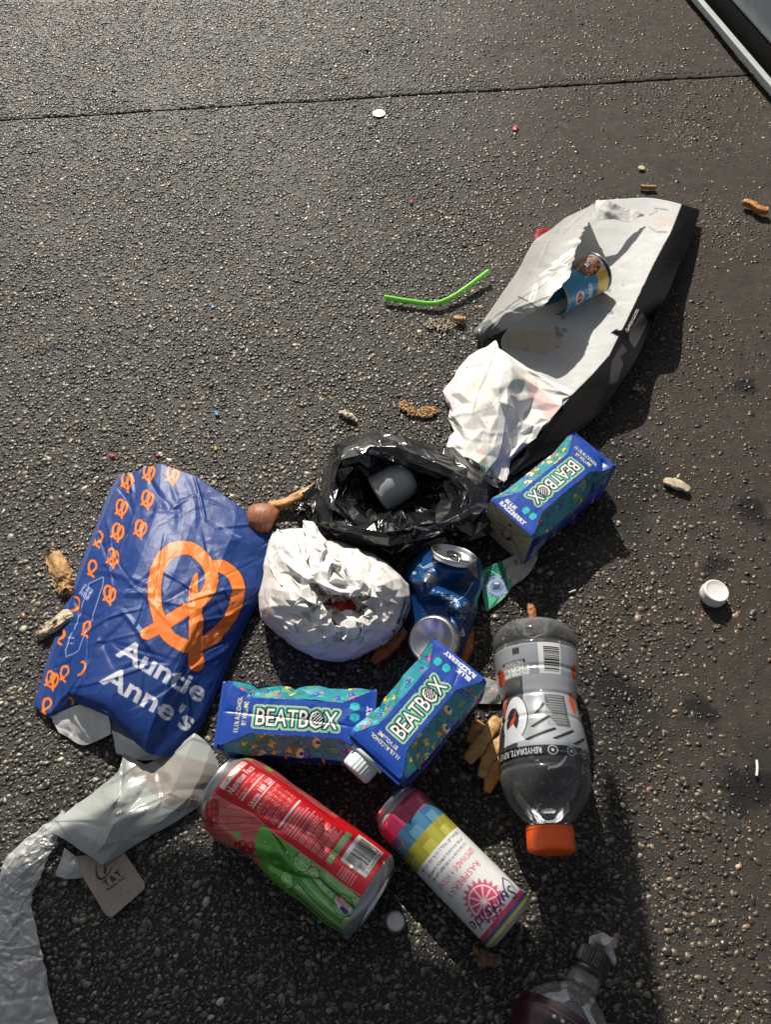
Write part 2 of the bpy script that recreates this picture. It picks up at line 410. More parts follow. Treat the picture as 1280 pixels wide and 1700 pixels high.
def folds(U, V, n, amp, ln, wd, seed):
    """sharp straight fold lines at random places; all lengths in mm"""
    r = np.random.default_rng(seed); h = 0 * U; u0, u1, v0, v1 = U.min(), U.max(), V.min(), V.max()
    for _ in range(n):
        cx, cy, a = r.uniform(u0, u1), r.uniform(v0, v1), r.uniform(0, math.pi); L_ = r.uniform(.5, 1.4) * ln; w = r.uniform(.5, 1.5) * wd
        t = (U - cx) * math.cos(a) + (V - cy) * math.sin(a); d = -(U - cx) * math.sin(a) + (V - cy) * math.cos(a) + r.normal(0, .002) * t * t
        k = np.clip(1 - np.abs(d) / w, 0, 1) * np.clip((1 - np.abs(t) / L_) * 2, 0, 1)
        if r.random() < .5: k = k * np.where(d > 0, 1, np.clip(1 - np.abs(d) / (w * .35), 0, 1) / np.maximum(np.clip(1 - np.abs(d) / w, 0, 1), 1e-3))
        h += k * r.choice([-1, 1]) * r.uniform(.3, 1) * amp
    return h

def crumple(P, amp, size, s=0, oct_=2, edge=0.0, cu=False, clampz=.0006, nf=0, famp=1.5, flen=50, fwd=9, decay=.36):
    """push a sheet in and out along its normals in flat facets and folds; amp and size in mm"""
    n = normals(P, cu)
    du = np.linalg.norm(np.diff(P, axis=0), axis=2).mean(1); dv = np.linalg.norm(np.diff(P, axis=1), axis=2).mean(0)
    U = np.concatenate([[0], np.cumsum(du)])[:, None] * 1000 + 0 * P[..., 0]; V = np.concatenate([[0], np.cumsum(dv)])[None, :] * 1000 + 0 * P[..., 0]
    h = 0 * U
    for k in range(oct_):
        h += (facet(U / size * 2.3 ** k, V / size * 2.3 ** k, s + 7 * k) - .5) * amp * decay ** k
    if nf: h += folds(U, V, nf, famp, flen, fwd, s + 500)
    if cu:
        w = np.clip(np.linspace(0, 1, P.shape[1]) * 8, 0, 1); h = h * w[None, :] + (1 - w[None, :]) * h[:, -1:]
    if edge:
        w = np.clip(np.minimum(V, V.max() - V) / edge, 0, 1); h = h * w
    Q = P + n * (h / 1000)[..., None]
    Q[..., 2] = np.maximum(Q[..., 2], clampz)
    return Q

def facetize(P, k, seed=0, cu=False):
    """dense copy of a coarse lattice in which every lattice triangle stays flat"""
    m, n = P.shape[:2]
    if cu: P = np.concatenate([P, P[:, :1]], 1); n += 1
    a = np.arange((m - 1) * k + 1) / k; b = np.arange((n - 1) * k + (0 if cu else 1)) / k
    i = np.minimum(a.astype(int), m - 2); j = np.minimum(b.astype(int), n - 2); fx = (a - i)[:, None]; fy = (b - j)[None, :]
    I, J = np.meshgrid(i, j, indexing='ij'); A, B, C, D = P[I, J], P[I + 1, J], P[I, J + 1], P[I + 1, J + 1]
    fx = (fx + 0 * fy)[..., None]; fy = (fy + 0 * fx[..., 0])[..., None]
    t1 = np.where(fx + fy < 1, A + (B - A) * fx + (C - A) * fy, D + (C - D) * (1 - fx) + (B - D) * (1 - fy))
    t2 = np.where(fx > fy, A + (B - A) * fx + (D - B) * fy, A + (D - C) * fx + (C - A) * fy)
    fl = (np.random.default_rng(seed).random((m, n))[I, J] > .5)[..., None]
    return np.where(fl, t1, t2)

def paper(rows, m, n, k, jit, seed, amp=3.0):
    """torn crumpled paper: coarse jittered lattice of flat facets"""
    C = np.array(rows, float); C = cr_axis(C, m, 0); C = cr_axis(C, n, 1)
    r = np.random.default_rng(seed); C[..., :2] += r.normal(0, jit, C[..., :2].shape)
    C[..., 2] += r.normal(0, amp, C.shape[:2]); C = facetize(C, k, seed)
    return G(C[..., 0], C[..., 1], np.maximum(C[..., 2], .6)), C

# ================================================================== PAVEMENT
GM = ground_mat()
# two slabs of pavement with a joint between them; grid rows run along the joint
j0, j1 = G(0, 197)[:2], G(1230, 122)[:2]
jd = (j1 - j0) / np.linalg.norm(j1 - j0); jn = np.array([-jd[1], jd[0]])
def slab_height(X, Y):
    return (vnoise(X * 9, Y * 9, 3) - .5) * .003 + (vnoise(X * 60, Y * 60, 4) - .5) * .0010 + (vnoise(X * 170, Y * 170, 5) - .5) * .0007
STAINS = [(1022, 1148, .022, .021), (1250, 1310, .036, .020), (1165, 1178, .016, .013), (1194, 935, .019, .013), (1250, 845, .016, .020), (985, 1478, .017, .020), (1236, 640, .02, .015), (560, 1000, .0, .0)]
STAINS = [(*G(x, y, 0)[:2], a, b) for x, y, a, b in STAINS if a]
def stain(X, Y):
    m = 0 * X
    for k, (x, y, a, b) in enumerate(STAINS):
        u, v = (X - x) / a, (Y - y) / b; q = np.hypot(u, v) * (1 + (vnoise(X * 70 + k, Y * 70, 71) - .5) * .9 + (vnoise(X * 260, Y * 260, 72) - .5) * .5)
        m = np.maximum(m, np.clip((1.25 - q) / .45, 0, 1))
    return m
PILE_SPOTS = [(*G(x, y, 0)[:2], r) for x, y, r in ((470, 1130, .17), (330, 1500, .20), (700, 1500, .20), (720, 960, .16), (900, 1200, .12), (600, 1800, .28), (980, 800, .10))]
def shade_and_spill(X, Y):
    # darkens ground around and before the pile: mostly painted shade, some spilled drink
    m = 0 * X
    for k, (x, y, r) in enumerate(PILE_SPOTS):
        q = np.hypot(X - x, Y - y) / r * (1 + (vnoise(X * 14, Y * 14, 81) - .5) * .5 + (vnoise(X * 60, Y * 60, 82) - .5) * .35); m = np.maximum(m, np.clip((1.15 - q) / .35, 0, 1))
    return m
ta = np.linspace(-1.6, 2.4, 700)
vb = np.concatenate([-np.linspace(2.2, .02, 420), -np.linspace(.018, .0, 10)])
def slab(sign):
    vv = vb if sign < 0 else -vb[::-1] * np.where(-vb[::-1] > .02, .6, 1)
    T, V = np.meshgrid(ta, vv)
    rag = .0022 + (vnoise(T * 45, T * 0, 8) - .5) * .0022 + (vnoise(T * 220, T * 0 + sign, 9) - .5) * .0022
    near = np.exp(-np.abs(V) / .012); Vs = V + sign * rag * near
    X = j0[0] + T * jd[0] + Vs * jn[0]; Y = j0[1] + T * jd[1] + Vs * jn[1]
    Z = slab_height(X, Y) - .0027 - .0018 * np.exp(-np.abs(V) / .003)
    if sign < 0:
        V2 = np.concatenate([Z, Z[-1:] - .012]); P = np.stack([np.concatenate([X, X[-1:]]), np.concatenate([Y, Y[-1:]]), V2], -1)
    else:
        V2 = np.concatenate([Z[:1] - .012, Z]); P = np.stack([np.concatenate([X[:1], X]), np.concatenate([Y[:1], Y]), V2], -1)
    cs = np.repeat(((1 - .7 * stain(P[..., 0], P[..., 1])) * (1 - .38 * shade_and_spill(P[..., 0], P[..., 1])))[..., None], 3, -1)
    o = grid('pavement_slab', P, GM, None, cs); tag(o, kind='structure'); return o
slab(-1); slab(1)
g = raw_mesh('ground', [(-40, -40, -.013), (40, -40, -.013), (40, 40, -.013), (-40, 40, -.013)], [(0, 1, 2, 3)], GM, None, np.ones((4, 3))); tag(g, kind='structure')

def pebbles():
    def lay(cell, prob, smin, smax, seed, ymax=2.2):
        r = np.random.default_rng(seed)
        xs = np.arange(-.95, 1.05, cell); ys = np.arange(-.06, ymax, cell)
        X, Y = np.meshgrid(xs, ys); X = X.ravel() + r.uniform(-.42, .42, X.size) * cell; Y = Y.ravel() + r.uniform(-.42, .42, Y.size) * cell
        vis = (np.abs(X) < .44 + .36 * np.clip(Y, 0, 3))
        d = (X - j0[0]) * jn[0] + (Y - j0[1]) * jn[1]
        # worn, silted side towards the right: fewer stones stand proud
        wear = np.clip((X - .0) / .45, 0, 1) * .72 + (vnoise(X * 7, Y * 7, 21) - .5) * .55
        keep = vis & (np.abs(d) > .0035 + smax * .3) & (r.random(X.size) < prob * np.clip(1.1 - wear * 1.1, .14, 1))
        return X[keep], Y[keep], np.clip(np.exp(r.normal(0, .30, keep.sum())), .5, 1.75) * (smin + smax) / 2 * .5, wear[keep]
    lays = [lay(.0068, .92, .0066, .0094, 1), lay(.0046, .75, .0034, .0050, 2, 1.9), lay(.0034, .5, .0020, .0030, 4, 1.3)]
    X, Y, S, WR = [np.concatenate([p[q] for p in lays]) for q in range(4)]
    n = len(X); r = np.random.default_rng(5)
    S = np.minimum(S, .0066)
    ang = np.where(r.random(n) < .6, r.normal(.45, .55, n), r.uniform(0, math.pi, n)); asp = r.uniform(.40, .85, n)
    K = 7; base = np.linspace(0, 2 * math.pi, K, endpoint=False)
    rad = r.uniform(.70, 1.14, (n, K)); a = base + r.uniform(-.3, .3, (n, K))
    lx = np.cos(a) * rad; ly = np.sin(a) * rad * asp[:, None]
    ca, sa = np.cos(ang)[:, None], np.sin(ang)[:, None]
    ox, oy = lx * ca - ly * sa, lx * sa + ly * ca
    zt = slab_height(X, Y) - .0024 + np.minimum(S * .22, .0008) * r.uniform(.2, 1.6, n) - .0008 * np.clip(WR, 0, 1)
    flat = r.random(n) < .75; tl = np.where(flat, .11, .36); tx, ty = r.normal(0, 1, n) * tl, r.normal(0, 1, n) * tl
    def ring(sc, dz, jit=0):
        x = ox * S[:, None] * sc; y = oy * S[:, None] * sc
        return np.stack([X[:, None] + x, Y[:, None] + y, zt[:, None] + dz * np.minimum(S, .003)[:, None] + (x * tx[:, None] + y * ty[:, None]) * .8], -1)
    dome = np.where(flat, .07, .22)[:, None]
    r0 = ring(1.0, -.9); r1 = ring(.84, -.0); r1[..., 2] -= dome * np.minimum(S, .003)[:, None]
    top = np.stack([X, Y, zt + .04 * np.minimum(S, .003)], -1)[:, None]
    V = np.concatenate([r0, r1, top], 1)
    F = []
    for k in range(K):
        q = (k + 1) % K; F += [(k, q, K + q), (k, K + q, K + k), (K + k, K + q, 2 * K)]
    F = (np.array(F)[None] + (np.arange(n) * (2 * K + 1))[:, None, None]).reshape(-1, 3)
    pal = np.array([(62, 62, 57), (82, 80, 72), (50, 51, 50), (98, 95, 85), (116, 110, 97), (130, 121, 105), (150, 138, 118), (182, 174, 158), (140, 104, 78)])
    pr = np.array([.25, .22, .19, .14, .09, .055, .03, .015, .010]); pr /= pr.sum()
    c = pal[r.choice(len(pal), n, p=pr)] * r.uniform(.8, 1.12, (n, 1)) / 255
    br = np.clip((X - .05) / .4, 0, 1)[:, None]; c = c * (1 - br * np.array([.16, .26, .34])) * ((1 - .65 * stain(X, Y)) * (1 - .16 * shade_and_spill(X, Y)))[:, None]
    C = np.repeat(c[:, None], 2 * K + 1, 1)
    o = raw_mesh('pebbles', V, F, stone_mat(), None, C, smooth=False)
    o.data.polygons.foreach_set('use_smooth', np.tile(np.array([False, False, True] * K), n))
    tag(o, 'small grey and tan pebbles set in the worn asphalt', 'pebbles', kind='stuff')
    # sand-sized grit between the stones, nearest part only
    X, Y, S, WR = lay(.0031, .40, .0012, .0022, 3, 1.0); n = len(X)
    a = np.arange(4) * math.pi / 2; ph = r.uniform(0, 6.3, (n, 1)); rr = S[:, None] * r.uniform(.6, 1.2, (n, 4))
    z = slab_height(X, Y) - .0027
    ringv = np.stack([X[:, None] + np.cos(a + ph) * rr, Y[:, None] + np.sin(a + ph) * rr, z[:, None] - .0003 + 0 * rr], -1); tp = np.stack([X, Y, z + S * .8], -1)[:, None]
    V = np.concatenate([ringv, tp], 1); F = np.array([(k, (k + 1) % 4, 4) for k in range(4)])[None] + (np.arange(n) * 5)[:, None, None]
    c = pal[r.choice(len(pal), n, p=pr)] * r.uniform(.7, 1.2, (n, 1)) / 255
    c = c * (1 - np.clip((X - .05) / .4, 0, 1)[:, None] * np.array([.10, .22, .32])); o2 = raw_mesh('grit', V, F.reshape(-1, 3), o.data.materials[0], None, np.repeat(c[:, None], 5, 1), smooth=False)
    tag(o2, 'fine sandy grit between the asphalt pebbles', 'grit', kind='stuff')
    print('pebbles', len(o.data.polygons), 'grit', n)
pebbles()

# ================================================================== METAL PANEL AND THRESHOLD (upper right)
def corner_panel():
    a, b = G(1134, 0)[:2], G(1280, 176)[:2]; d = (b - a) / np.linalg.norm(b - a); n = np.array([-d[1], d[0]])
    if n[0] < 0: n = -n
    ax = np.array([d[0], d[1], 0]); ay = np.array([n[0], n[1], 0]); az = np.array([0, 0, 1.0]); c0 = np.array([*(a + b) / 2, 0])
    t = empty('metal_cabinet', c0, 'grey painted metal cabinet with raised metal foot strip at the top right corner', 'cabinet')
    box('foot_strip', c0 + ay * .012 + az * .016, ax, ay, az, 2.2, .013, .014, M['threshold'], t, .002)
    box('skirt', c0 + ay * .062 + az * .026, ax, ay, az, 2.2, .052, .046, M['rubber'], t, .003)
    box('side_panel', c0 + ay * .058 + az * .433, ax, ay, az, 2.2, .05, .76, M['panel'], t, .006)
    box('seam_strip', c0 + ay * .031 + az * .145, ax, ay, az, 2.2, .004, .005, M['threshold'], t, .001)
corner_panel()

# ================================================================== RIGID THINGS: shared pieces
def mk_cap(name, A, axis, r, h, mat, parent, ribs=30, open_=False, ridge=.04):
    def df(L):
        ph = np.linspace(-math.pi, math.pi, L.shape[1], endpoint=False); x = L[..., 0] / h
        k = 1 + ridge * np.sign(np.sin(ph * ribs))[None, :] * ((x > .12) & (x < .86))
        L = L.copy(); L[..., 1:] *= k[..., None]; return L
    pr = [(0, .001), (0, r * .98), (h * .1, r), (h * .14, r), (h * .84, r * .985), (h * .88, r * .98), (h * .96, r * .93), (h, r * .84), (h * .985, r * .6), (h * .985, .0005)]
    return lathe(name, A, axis, pr, mat, parent, seg=ribs * 4, deform=df)

# ------------------------------------------------------------------ carton prints
W, LEN = .073, .156
def berry(c, x, y, s, col=(52, 190, 205), ink=(20, 70, 110), rot=0):
    for i in range(0):
        q = R(rot + i * 51); c.line([(x + math.cos(q) * s * .7, y + math.sin(q) * s * .7), (x + math.cos(q) * s * 1.22, y + math.sin(q) * s * 1.22)], s * .12, col)
    c.ell(x, y, s * 1.0, s * .86, ink); c.ell(x, y, s * .88, s * .74, tuple(int(v * .62) for v in col))
    for dx, dy in ((0, 0), (.46, 0), (-.46, 0), (.23, .42), (-.23, .42), (.23, -.42), (-.23, -.42), (.62, .26), (-.62, .26), (.62, -.26), (-.62, -.26)):
        c.ell(x + dx * s * .95, y + dy * s * .95, s * .22, s * .2, col)
def logo(c, x, y, length, h):
    m = c.tmask('BEATBOX', x, y, h * 1.36, bold=.012, fit=length)
    c.paint(c.grow(m, 3.7), (226, 214, 96)); c.paint(c.grow(m, 2.9), (34, 160, 160)); c.paint(c.grow(m, 2.2), (92, 214, 196))
    c.paint(c.grow(m, 1.5), (8, 10, 14)); c.paint(m, (232, 230, 226))
    ox = x + length * .755; oy = y + h * .5
    c.ell(ox, oy, h * .34, h * .36, (8, 10, 14))
    for k in range(-2, 3):
        q = k * h * .13; l = math.sqrt(max(0, (h * .29) ** 2 - q * q)); s2 = .7071
        c.line([(ox + (q - l) * s2, oy + (-q - l) * s2), (ox + (q + l) * s2, oy + (-q + l) * s2)], h * .055, (232, 230, 226))
front = Canvas(0, 158, -37.5, 37.5, 6, (24, 66, 158))
logo(front, 36, -9.3, 84, 18)
front.text('11.1% ALCOHOL', 19.5, -18, 6.6, (236, 224, 150), ang=90, bold=.02, fit=36)
front.text('BY VOLUME', 26.5, -10.5, 6.6, (236, 224, 150), ang=90, bold=.02, fit=24)
berry(front, 137, 4, 6.2); berry(front, 136.5, 15, 6.2)
front.text('BLUE', 147, -22, 7.6, (238, 236, 232), ang=90, bold=.035, fit=17)
front.text('RAZZBERRY', 154.2, -24, 7.6, (238, 236, 232), ang=90, bold=.035, fit=40)
front.soften(1)
side = Canvas(0, 158, -37.5, 37.5, 4, (40, 56, 158))
for i in range(24):
    x = 12 + i * 5.6
    side.line([(x, -24), (x, -24 + random.uniform(14, 26))], 2.0 if i % 6 else 3.4, (190, 196, 220), k=.75)
    if i % 7 == 3: side.rect(x - 1.5, 4, x + 1.2, 24, (222, 208, 120))
side.rect(126, -2, 148, 24, (200, 204, 214)); [side.line([(128 + k * 1.7, 1), (128 + k * 1.7, 21)], random.uniform(.4, 1.1), (30, 36, 80)) for k in range(11)]
side.soften(2)
patt = Canvas(0, 158, 0, 130, 5, (44, 132, 146))
def scatter_pattern():
    r = random.Random(3); P = patt; ink = (26, 66, 104); U = lambda: (r.uniform(0, 158), r.uniform(0, 130))
    for _ in range(170):
        x, y = U(); P.line([(x, y), (x + r.uniform(-9, 9), y + r.uniform(-9, 9))], r.uniform(.5, .9), r.choice([ink, (30, 110, 124), (120, 196, 176)]))
    for _ in range(120):
        x, y = U(); berry(P, x, y, r.uniform(3.0, 5.4), r.choice([(50, 156, 168), (36, 132, 152), (70, 172, 172)]), (20, 78, 108), r.uniform(0, 50))
    for _ in range(60):
        x, y = U(); a = r.uniform(0, 180); P.ell(x, y, 6.4, 3.4, ink, a); P.ell(x, y, 5.8, 2.8, r.choice([(70, 146, 108), (54, 130, 104), (116, 172, 104)]), a)
        P.line([(x - 5 * math.cos(R(a)), y - 5 * math.sin(R(a))), (x + 5 * math.cos(R(a)), y + 5 * math.sin(R(a)))], .45, ink)
        for q in (-3, -1, 1, 3): P.line([(x + q * math.cos(R(a)), y + q * math.sin(R(a))), (x + (q + 1.4) * math.cos(R(a)) - 1.6 * math.sin(R(a)), y + (q + 1.4) * math.sin(R(a)) + 1.6 * math.cos(R(a)))], .35, ink)
    for _ in range(46):
        x, y = U(); a = r.uniform(0, 360); c = r.choice([(232, 202, 62), (226, 180, 54), (214, 96, 116), (226, 204, 80)])
        if r.random() < .5:
            for q in range(3):
                b_ = R(a + q * 26 - 26); P.line([(x, y), (x + 6 * math.cos(b_), y + 6 * math.sin(b_))], 2.6, ink)
            for q in range(3):
                b_ = R(a + q * 26 - 26); P.line([(x, y), (x + 6 * math.cos(b_), y + 6 * math.sin(b_))], 1.8, c)
        else:
            P.ell(x, y, 3.2, 2.6, ink, a); P.ell(x, y, 2.7, 2.1, c, a); P.ell(x + 3, y + 1, 1.8, 1.5, ink); P.ell(x + 3, y + 1, 1.4, 1.1, c)
    for _ in range(20):
        x, y = U(); c = (54, 66, 184); P.ell(x, y, 3.4, 3.4, ink); P.ell(x, y, 2.9, 2.9, c); P.ell(x - .9, y + .9, .7, .7, (220, 224, 235)); P.line([(x, y + 3), (x + 2, y + 5.4)], .7, ink)
    for _ in range(13):
        x, y = U(); a = r.uniform(50, 100)
        for q in range(6): b_ = R(a + 40 + q * 20); P.line([(x, y), (x + 9 * math.cos(b_), y + 9 * math.sin(b_))], .6, (200, 90, 120))
        P.ell(x, y, 7.6, 4.8, ink, a); P.ell(x, y, 6.9, 4.1, (228, 210, 96), a); P.ell(x + 1.4, y, 4.6, 3.0, (238, 236, 230), a); P.ell(x + 1.6, y, 2.4, 2.4, (46, 62, 160)); P.ell(x + 1.8, y, 1.2, 1.2, (14, 14, 28))
    for _ in range(18):
        x, y = U(); a = r.uniform(0, 180); P.line([(x, y), (x + 7 * math.cos(R(a)), y + 7 * math.sin(R(a)))], 1.9, ink); P.line([(x, y), (x + 7 * math.cos(R(a)), y + 7 * math.sin(R(a)))], 1.1, r.choice([(206, 86, 110), (224, 120, 130)]))
    P.soften(1)
scatter_pattern()

def carton(label, P0, P1, roll, seed, cap=True, dent=1.0, creases=(), caph=.0165, capn=-.15):
    P0, P1 = np.asarray(P0), np.asarray(P1); a = nrm(P1 - P0); L = np.linalg.norm(P1 - P0)
    n = np.array([0, 0, 1.0]); n = nrm(n - a * (n @ a)); b = np.cross(n, a)
    cr, sr = math.cos(R(roll)), math.sin(R(roll)); n, b = n * cr + b * sr, b * cr - n * sr
    C0 = P0 - np.array(n) * W / 2
    base = C0 + a * L / 2; t = empty('drink_carton', (base[0], base[1], 0), label, 'drink carton', 'blue printed drink cartons')
    m = 210; x = np.linspace(0, 1, m)
    ch = np.interp(x, [0, .03, .20, .78, .97, 1], [.0045, .0045, .0185, .0185, .0045, .0045])
    taper = 1 - .05 * np.exp(-x / .04) - .04 * np.exp(-(1 - x) / .03)
    V, F, C = [], [], []; off = 0
    for k in range(4):
        e1 = [(1, 0), (0, 1), (-1, 0), (0, -1)][k]; e2 = (-e1[1], e1[0])     # e1 = face normal (n,b), e2 = along face
        for typ in (0, 1):
            q = 64 if typ == 0 else 36; w = np.linspace(0, 1, q)
            c = ch[:, None]
            if typ == 0:
                f = W / 2 + 0 * c * w; s = (W / 2 - c) * (2 * w - 1)
                if k == 0: col = front.sample(x[:, None] * 158 + 0 * s, s * 1000)
                elif k == 2: col = front.sample(x[:, None] * 158 + 0 * s, s * 1000)
                else: col = side.sample(x[:, None] * 158 + 0 * s, s * 1000)
                wear = vnoise(x[:, None] * 60 + seed, s * 900, 31) + vnoise(x[:, None] * 260, s * 4000, 32) * .5
                edge = np.exp(-np.minimum(np.abs(s + (W / 2 - c)), np.abs(s - (W / 2 - c))) / .0008)
                sc = np.clip((wear - 1.02) * 4, 0, 1) * edge * .8
                col = col * (1 - sc[..., None]) + np.array([.72, .72, .70]) * sc[..., None]
            else:
                f = W / 2 - c * w; s = (W / 2 - c) + c * w
                col = patt.sample(x[:, None] * 158 + 0 * s, 16 + k * 30 + (w - .5)[None, :] * c * 1414)
                col = np.where((c < .0058)[..., None], np.array([.10, .26, .62]), col)
            Y = (e1[0] * f + e2[0] * s) * taper[:, None]; Z = (e1[1] * f + e2[1] * s) * taper[:, None]
            X = x[:, None] * L + 0 * Y
            dn = (vnoise(X * 26 + seed, (Y + Z) * 26, seed) - .5) * .0022 * dent + (facet(X * 55 + seed, (Y - Z) * 55 + 9, seed + 3) - .5) * .0016 * dent
            for (u0, v0, u1, v1, dep, wd) in creases:      # u along 0..1, v across -1..1 on the front panel
                if k == 0 or True:
                    A_ = np.array([u0 * L, v0 * W / 2]); B_ = np.array([u1 * L, v1 * W / 2]); d = B_ - A_; tt = np.clip(((X - A_[0]) * d[0] + (Z - A_[1]) * d[1]) / (d @ d), 0, 1)
                    ds = np.hypot(X - A_[0] - tt * d[0], Z - A_[1] - tt * d[1]); dn = dn - dep * np.exp(-ds / wd) * (Y > 0)
            fade = np.minimum(1, np.minimum(x, 1 - x) * 30)[:, None]
            Y = Y + dn * fade * e1[0]; Z = Z + dn * fade * e1[1]
            if typ == 1: Y = Y + dn * fade * e2[0]; Z = Z + dn * fade * e2[1]
            P = C0 + X[..., None] * a + Y[..., None] * n + Z[..., None] * b
            idx = off + np.arange(m * q).reshape(m, q)
            V.append(P.reshape(-1, 3)); C.append(col.reshape(-1, 3)); F.append(np.stack([idx[:-1, :-1], idx[:-1, 1:], idx[1:, 1:], idx[1:, :-1]], -1).reshape(-1, 4)); off += m * q
    raw_mesh('carton_body', np.concatenate(V), np.concatenate(F), M['carton'], t, np.concatenate(C))
    # ends: folded top with pouring cap, pale folded bottom
    for end, xx in ((0, 0.0), (1, L)):
        u = np.linspace(-1, 1, 50); U, Vv = np.meshgrid(u, u); s = W / 2 * .952
        bul = (-.0015 if end else .001) * (1 - np.maximum(np.abs(U), np.abs(Vv)) ** 2) + .0006 * (facet(U * 3, Vv * 3, seed + 5) - .5)
        fold = -.0014 * np.exp(-np.abs(np.abs(U) - np.abs(Vv)) / .04)
        if end == 0: xp = xx - bul * 3
        else: xp = xx + bul + fold
        P = C0 + (xp)[..., None] * a + (U * s)[..., None] * n + (Vv * s)[..., None] * b
        if end:
            cv = Canvas(-30, 30, -30, 30, 6, (176, 166, 142))
            cv.line([(-28, -28), (0, -4), (28, -28)], .7, (112, 102, 84)); cv.line([(-28, 28), (0, 4), (28, 28)], .7, (112, 102, 84))
            cv.poly([(14, -3), (20, 0), (14, 3)], (60, 56, 50)); cv.text('Tetra Pak', 5, -14, 4.6, (60, 56, 50), ang=90, bold=.01, fit=20); cv.ell(-8, 4, 6, 2.4, (60, 60, 110), 35); cv.ell(-10, -5, 5, 2, (150, 80, 60), -35); cv.soften(1)
            col = cv.sample(U * 30, Vv * 30)
            grid('bottom_panel', P, M['carton'], t, col)
        else:
            col = np.zeros(P.shape) + np.array([24, 66, 158]) / 255
            grid('top_panel', P, M['carton'], t, col)
            sm = [C0 - a * .0015 + n * (W / 2 * .93) * q + b * (W / 2 * .97) * w for q, w in ((1, -1), (1, 1))]
            box('folded_seam', (sm[0] + sm[1]) / 2 - a * .001 - n * .004, b, n, a, W * .92, .003, .004, M['carton_edge'], t, .0006)
    if cap:
        A = C0 - a * .003 + b * (W * cap) + n * (W * capn)
        lathe('spout_collar', A, -a, [(0, .0195), (.0025, .0195), (.0035, .018), (.0036, .001)], M['milky'], t)
        if caph: mk_cap('cap', A - a * .0035, -a, .0160, caph, M['milky'], t, ribs=26, ridge=.03)
    return t

# ================================================================== CARTONS
carton('blue patterned carton lying sideways behind the red can, its long crease across the logo',
       G(367, 1184, 74), G(622, 1199, 74), -7, 11, dent=1.6, cap=.01, caph=.003,
       creases=[(0, .08, .55, -.05, .0011, .0013), (.55, -.05, .98, -.2, .0011, .0013), (.16, .6, .2, 1.0, .002, .004), (.42, .75, .46, 1.1, .0028, .006)])
carton('blue patterned carton leaning on the crushed blue can, white screw cap towards the viewer',
       G(623, 1257, 90), G(764, 1092, 104), -2, 23, dent=1.1, cap=.12, capn=.20, creases=[(.3, .7, .34, 1.1, .002, .005), (.75, -.4, 1.0, -.1, .0008, .0015)])
carton('blue patterned carton by the black border of the white wrapper, pale folded bottom showing',
       G(988, 745, 73), G(850, 860, 73), 3, 37, dent=.9, cap=.1, creases=[(.03, .5, .3, 1.3, .005, .008), (.1, .9, .22, .7, .003, .004)])

# ================================================================== CANS
def can_rings(L, r, shoulder_top=.016, shoulder_bot=.010):
    """body profile from the lid end to the foot end"""
    pr = [(0.002, r * .80), (.004, r * .82)]
    for k in range(1, 9): f = k / 8; pr.append((.004 + shoulder_top * f, r * (.82 + .18 * (1 - (1 - f) ** 2.2))))
    n = 150
    for x in np.linspace(.004 + shoulder_top, L - shoulder_bot, n)[1:]: pr.append((x, r))
    for k in range(1, 8): f = k / 7; pr.append((L - shoulder_bot * (1 - f), r * (1 - .19 * f ** 1.6)))
    return pr

def can_ends(t, A, a, L, r, lid_at_A=True, ref=None, scale=(1, 1)):
    def sq(Lc):
        Lc = Lc.copy(); Lc[..., 1] *= scale[0]; Lc[..., 2] *= scale[1]; return Lc
    lathe('lid', A, a, [(.0025, r * .79), (-.001, r * .81), (-.0022, r * .79), (-.0018, r * .765), (.004, r * .74), (.005, r * .70), (.0035, r * .66), (.0035, .0005)], M['alu'], t, seg=64, nref=ref, deform=sq)
    E = A + np.asarray(a) * L
    pr = [(-.0005, r * .82), (.0005, r * .74), (-.0005, r * .70), (-.004, r * .66)] + [(-.004 - .010 * (1 - (q / 8) ** 2), r * .66 * q / 8) for q in range(8, 0, -1)] + [(-.014, .0004)]
    lathe('base_dome', E, a, pr, M['alu'], t, seg=64, nref=ref, deform=sq)
    n = nrm(np.asarray(ref) - np.asarray(a) * np.dot(ref, a)) if ref is not None else None

